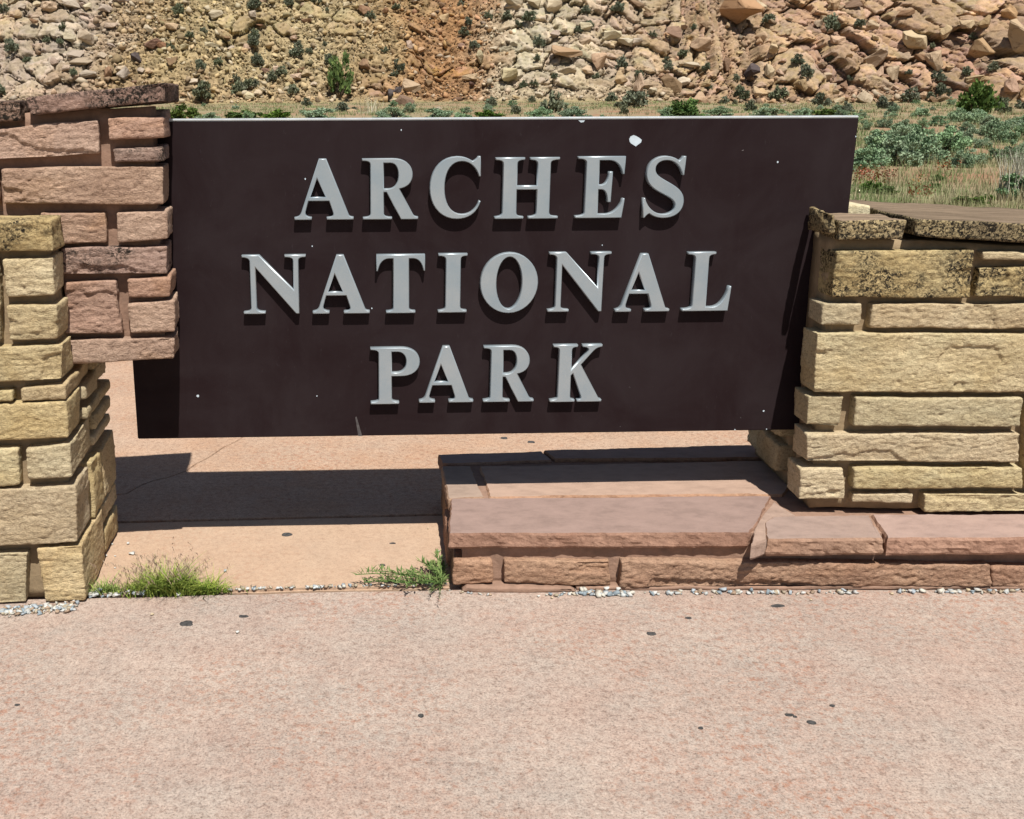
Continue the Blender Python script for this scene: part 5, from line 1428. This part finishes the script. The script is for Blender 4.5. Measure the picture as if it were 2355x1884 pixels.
def sprawl_weed(label, uv, seed):
    """leafy weed: prostrate stems with narrow leaves, from the corner of the plinth out along the seam"""
    rng = np.random.default_rng(seed)
    c = ground_at(*uv)
    o = empty('sprawling_weed', (c[0], c[1], 0), label, 'weed')
    SV, SF, LV, LC = [], [], [], []
    stems = [(-1, 0.02, 0.30), (-1, 0.10, 0.25), (-1, -0.12, 0.22), (-0.95, 0.20, 0.17), (-1, -0.05, 0.27), (-0.9, 0.05, 0.20), (-0.4, 0.9, 0.12), (-0.1, 1, 0.16), (-0.35, -0.9, 0.13), (-0.1, -0.8, 0.17), (-0.3, 0.5, 0.14), (-0.5, -0.3, 0.15),
             (-0.2, 0.6, 0.10), (-0.25, -0.5, 0.10), (-0.6, 0.4, 0.15), (0.02, 0.4, 0.10)]
    for (dx, dy, L) in stems:
        d = np.array([dx, dy, 0.0]); d /= np.linalg.norm(d)
        rise = rng.uniform(0.10, 0.55) * (1.3 if L < 0.18 else 0.6)
        n = 14
        pts = []
        for i in range(n + 1):
            f = i / n
            q = d * L * f + np.array([0, 0, 0.006 + L * rise * f * (1 - 0.55 * f)]) + 0.012 * np.array([0, math.sin(f * 5 + L * 40), 0]) * f
            pts.append(q)
        for i in range(n):
            b = len(SV); w = 0.0016
            SV += [pts[i] - [0, w, 0], pts[i] + [0, w, w], pts[i + 1] + [0, w, w], pts[i + 1] - [0, w, 0]]
            SF.append((b, b + 1, b + 2, b + 3))
            for k in range(5):
                f = rng.uniform(0, 1)
                p = pts[i] * (1 - f) + pts[i + 1] * f
                ax = d * 0.6 + rng.normal(0, 0.6, 3); ax[2] = abs(ax[2]) * 0.8 + 0.1; ax /= np.linalg.norm(ax)
                sd = np.cross(ax, [0, 0, 1.0]); sd /= np.linalg.norm(sd) + 1e-9
                l = rng.uniform(0.014, 0.034) * (0.5 if dy < -0.45 else 1); ww = l * 0.09
                LV += [p, p + ax * l * 0.5 + sd * ww, p + ax * l, p + ax * l * 0.5 - sd * ww]; LC += [rng.uniform(0, 1)] * 4
    tag(link('stems', new_mesh('stems', np.array(SV), SF, M['weed_dark']), o), kind='stuff')
    me = new_mesh('leaves', np.array(LV), np.arange(len(LV)).reshape(-1, 4), M['weed_dark'])
    add_col(me, np.stack([np.array(LC)] * 3, -1)); tag(link('leaves', me, o), kind='stuff')
sprawl_weed('sprawling narrow leaved green weed at the corner of the pink plinth', (1018, 1346), 21)

# gravel in the seams
PB = [(0.46, 0.48, 0.47), (0.33, 0.37, 0.40), (0.50, 0.48, 0.42), (0.40, 0.34, 0.25), (0.24, 0.29, 0.32), (0.54, 0.54, 0.52), (0.34, 0.25, 0.18)]
gp, gs, gc = [], [], []
rg = random.Random(33)
def pebble_at(p, s, zf=0.30):
    gp.append((p[0], p[1], s * zf)); gs.append((s * rg.uniform(0.9, 1.5), s * rg.uniform(0.8, 1.2), s * rg.uniform(0.55, 0.85))); gc.append(rg.choice(PB)); gs[-1] = tuple(1.3 * k for k in gs[-1])
def strip(u0, v0, u1, v1, n, spread, s0, s1):
    for _ in range(n):
        f = rg.random()
        p = ground_at(u0 + (u1 - u0) * f, v0 + (v1 - v0) * f)
        pebble_at((p[0] + rg.gauss(0, 0.004), p[1] + rg.gauss(0, spread)), rg.uniform(s0, s1))
strip(0, 1412, 175, 1396, 170, 0.017, 0.007, 0.019)          # foot of the buff pier
strip(205, 1372, 330, 1366, 55, 0.008, 0.007, 0.020)
strip(520, 1357, 830, 1349, 70, 0.004, 0.006, 0.016)
strip(830, 1349, 1030, 1345, 30, 0.005, 0.006, 0.013)
strip(1245, 1368, 1450, 1368, 60, 0.006, 0.006, 0.018)
strip(1330, 1364, 1450, 1370, 34, 0.010, 0.008, 0.024)
strip(1480, 1366, 2000, 1365, 75, 0.005, 0.007, 0.021)
strip(2070, 1362, 2260, 1364, 36, 0.004, 0.008, 0.021)
strip(2260, 1364, 2355, 1362, 18, 0.006, 0.007, 0.018)
strip(1030, 1360, 1130, 1370, 18, 0.006, 0.005, 0.012)
gp2, gs2, gc2 = np.array(gp), np.array(gs), np.array(gc) * np.random.default_rng(3).uniform(0.8, 1.1, (len(gc), 1))
tag(link('gravel', scatter_mesh('gravel', gp2, gs2, gc2, M['gravel'], 8, 0.25)), 'grey and white gravel lying along the pavement seams', 'gravel', kind='stuff')
# larger loose pebbles, one by one
mats_p = [plain('pale_pebble', (0.50, 0.50, 0.47), 0.6, 0.3, 0.2, 60), plain('grey_pebble', (0.32, 0.36, 0.39), 0.6, 0.3, 0.25, 60), plain('tan_pebble', (0.42, 0.34, 0.23), 0.6, 0.3, 0.25, 60)]
PM = []
for i in range(9):
    V, F = HULLS[i]
    me = new_mesh('pebble', V, F, mats_p[i % 3])
    PM.append(me)
for i, (u, v, s, m) in enumerate([(294, 1252, .015, 0), (303, 1276, .024, 0), (350, 1415, .015, 2), (547, 1457, .017, 0), (517, 1316, .016, 1), (264, 1281, .010, 0), (264, 1308, .009, 0), (983, 1218, .012, 2), (258, 1254, .012, 0), (245, 1280, .013, 0),
                                  (1008, 1270, .015, 0), (1240, 1374, .014, 0), (1270, 1377, .012, 2), (1661, 1361, .030, 1), (1397, 1359, .026, 0), (1421, 1358, .022, 0), (1637, 1376, .011, 2), (1594, 1362, .020, 1), (1940, 1361, .020, 1), (2223, 1362, .024, 2),
                                  (1865, 1381, .010, 2), (2050, 1368, .014, 2), (966, 1337, .016, 0), (60, 1402, .026, 1), (82, 1401, .030, 1), (20, 1402, .024, 1), (226, 1364, .030, 1), (409, 1371, .020, 0), (570, 1356, .020, 0), (330, 1370, .016, 1)]):
    p = ground_at(u, v)
    o = link('pebble', PM[m + 3 * (i % 3)])
    o.scale = (s * 1.25, s, s * 0.75); o.location = (p[0], p[1], s * 0.27)
    o.rotation_euler = (0, 0, rg.uniform(0, 6.28))
    lab = ['pale loose pebble lying on the pavement by the stonework', 'blue grey loose pebble lying on the pavement by the stonework', 'tan loose pebble lying on the pavement by the stonework'][m]
    tag(o, lab, 'pebble', ['pale pebbles', 'blue grey pebbles', 'tan pebbles'][m])
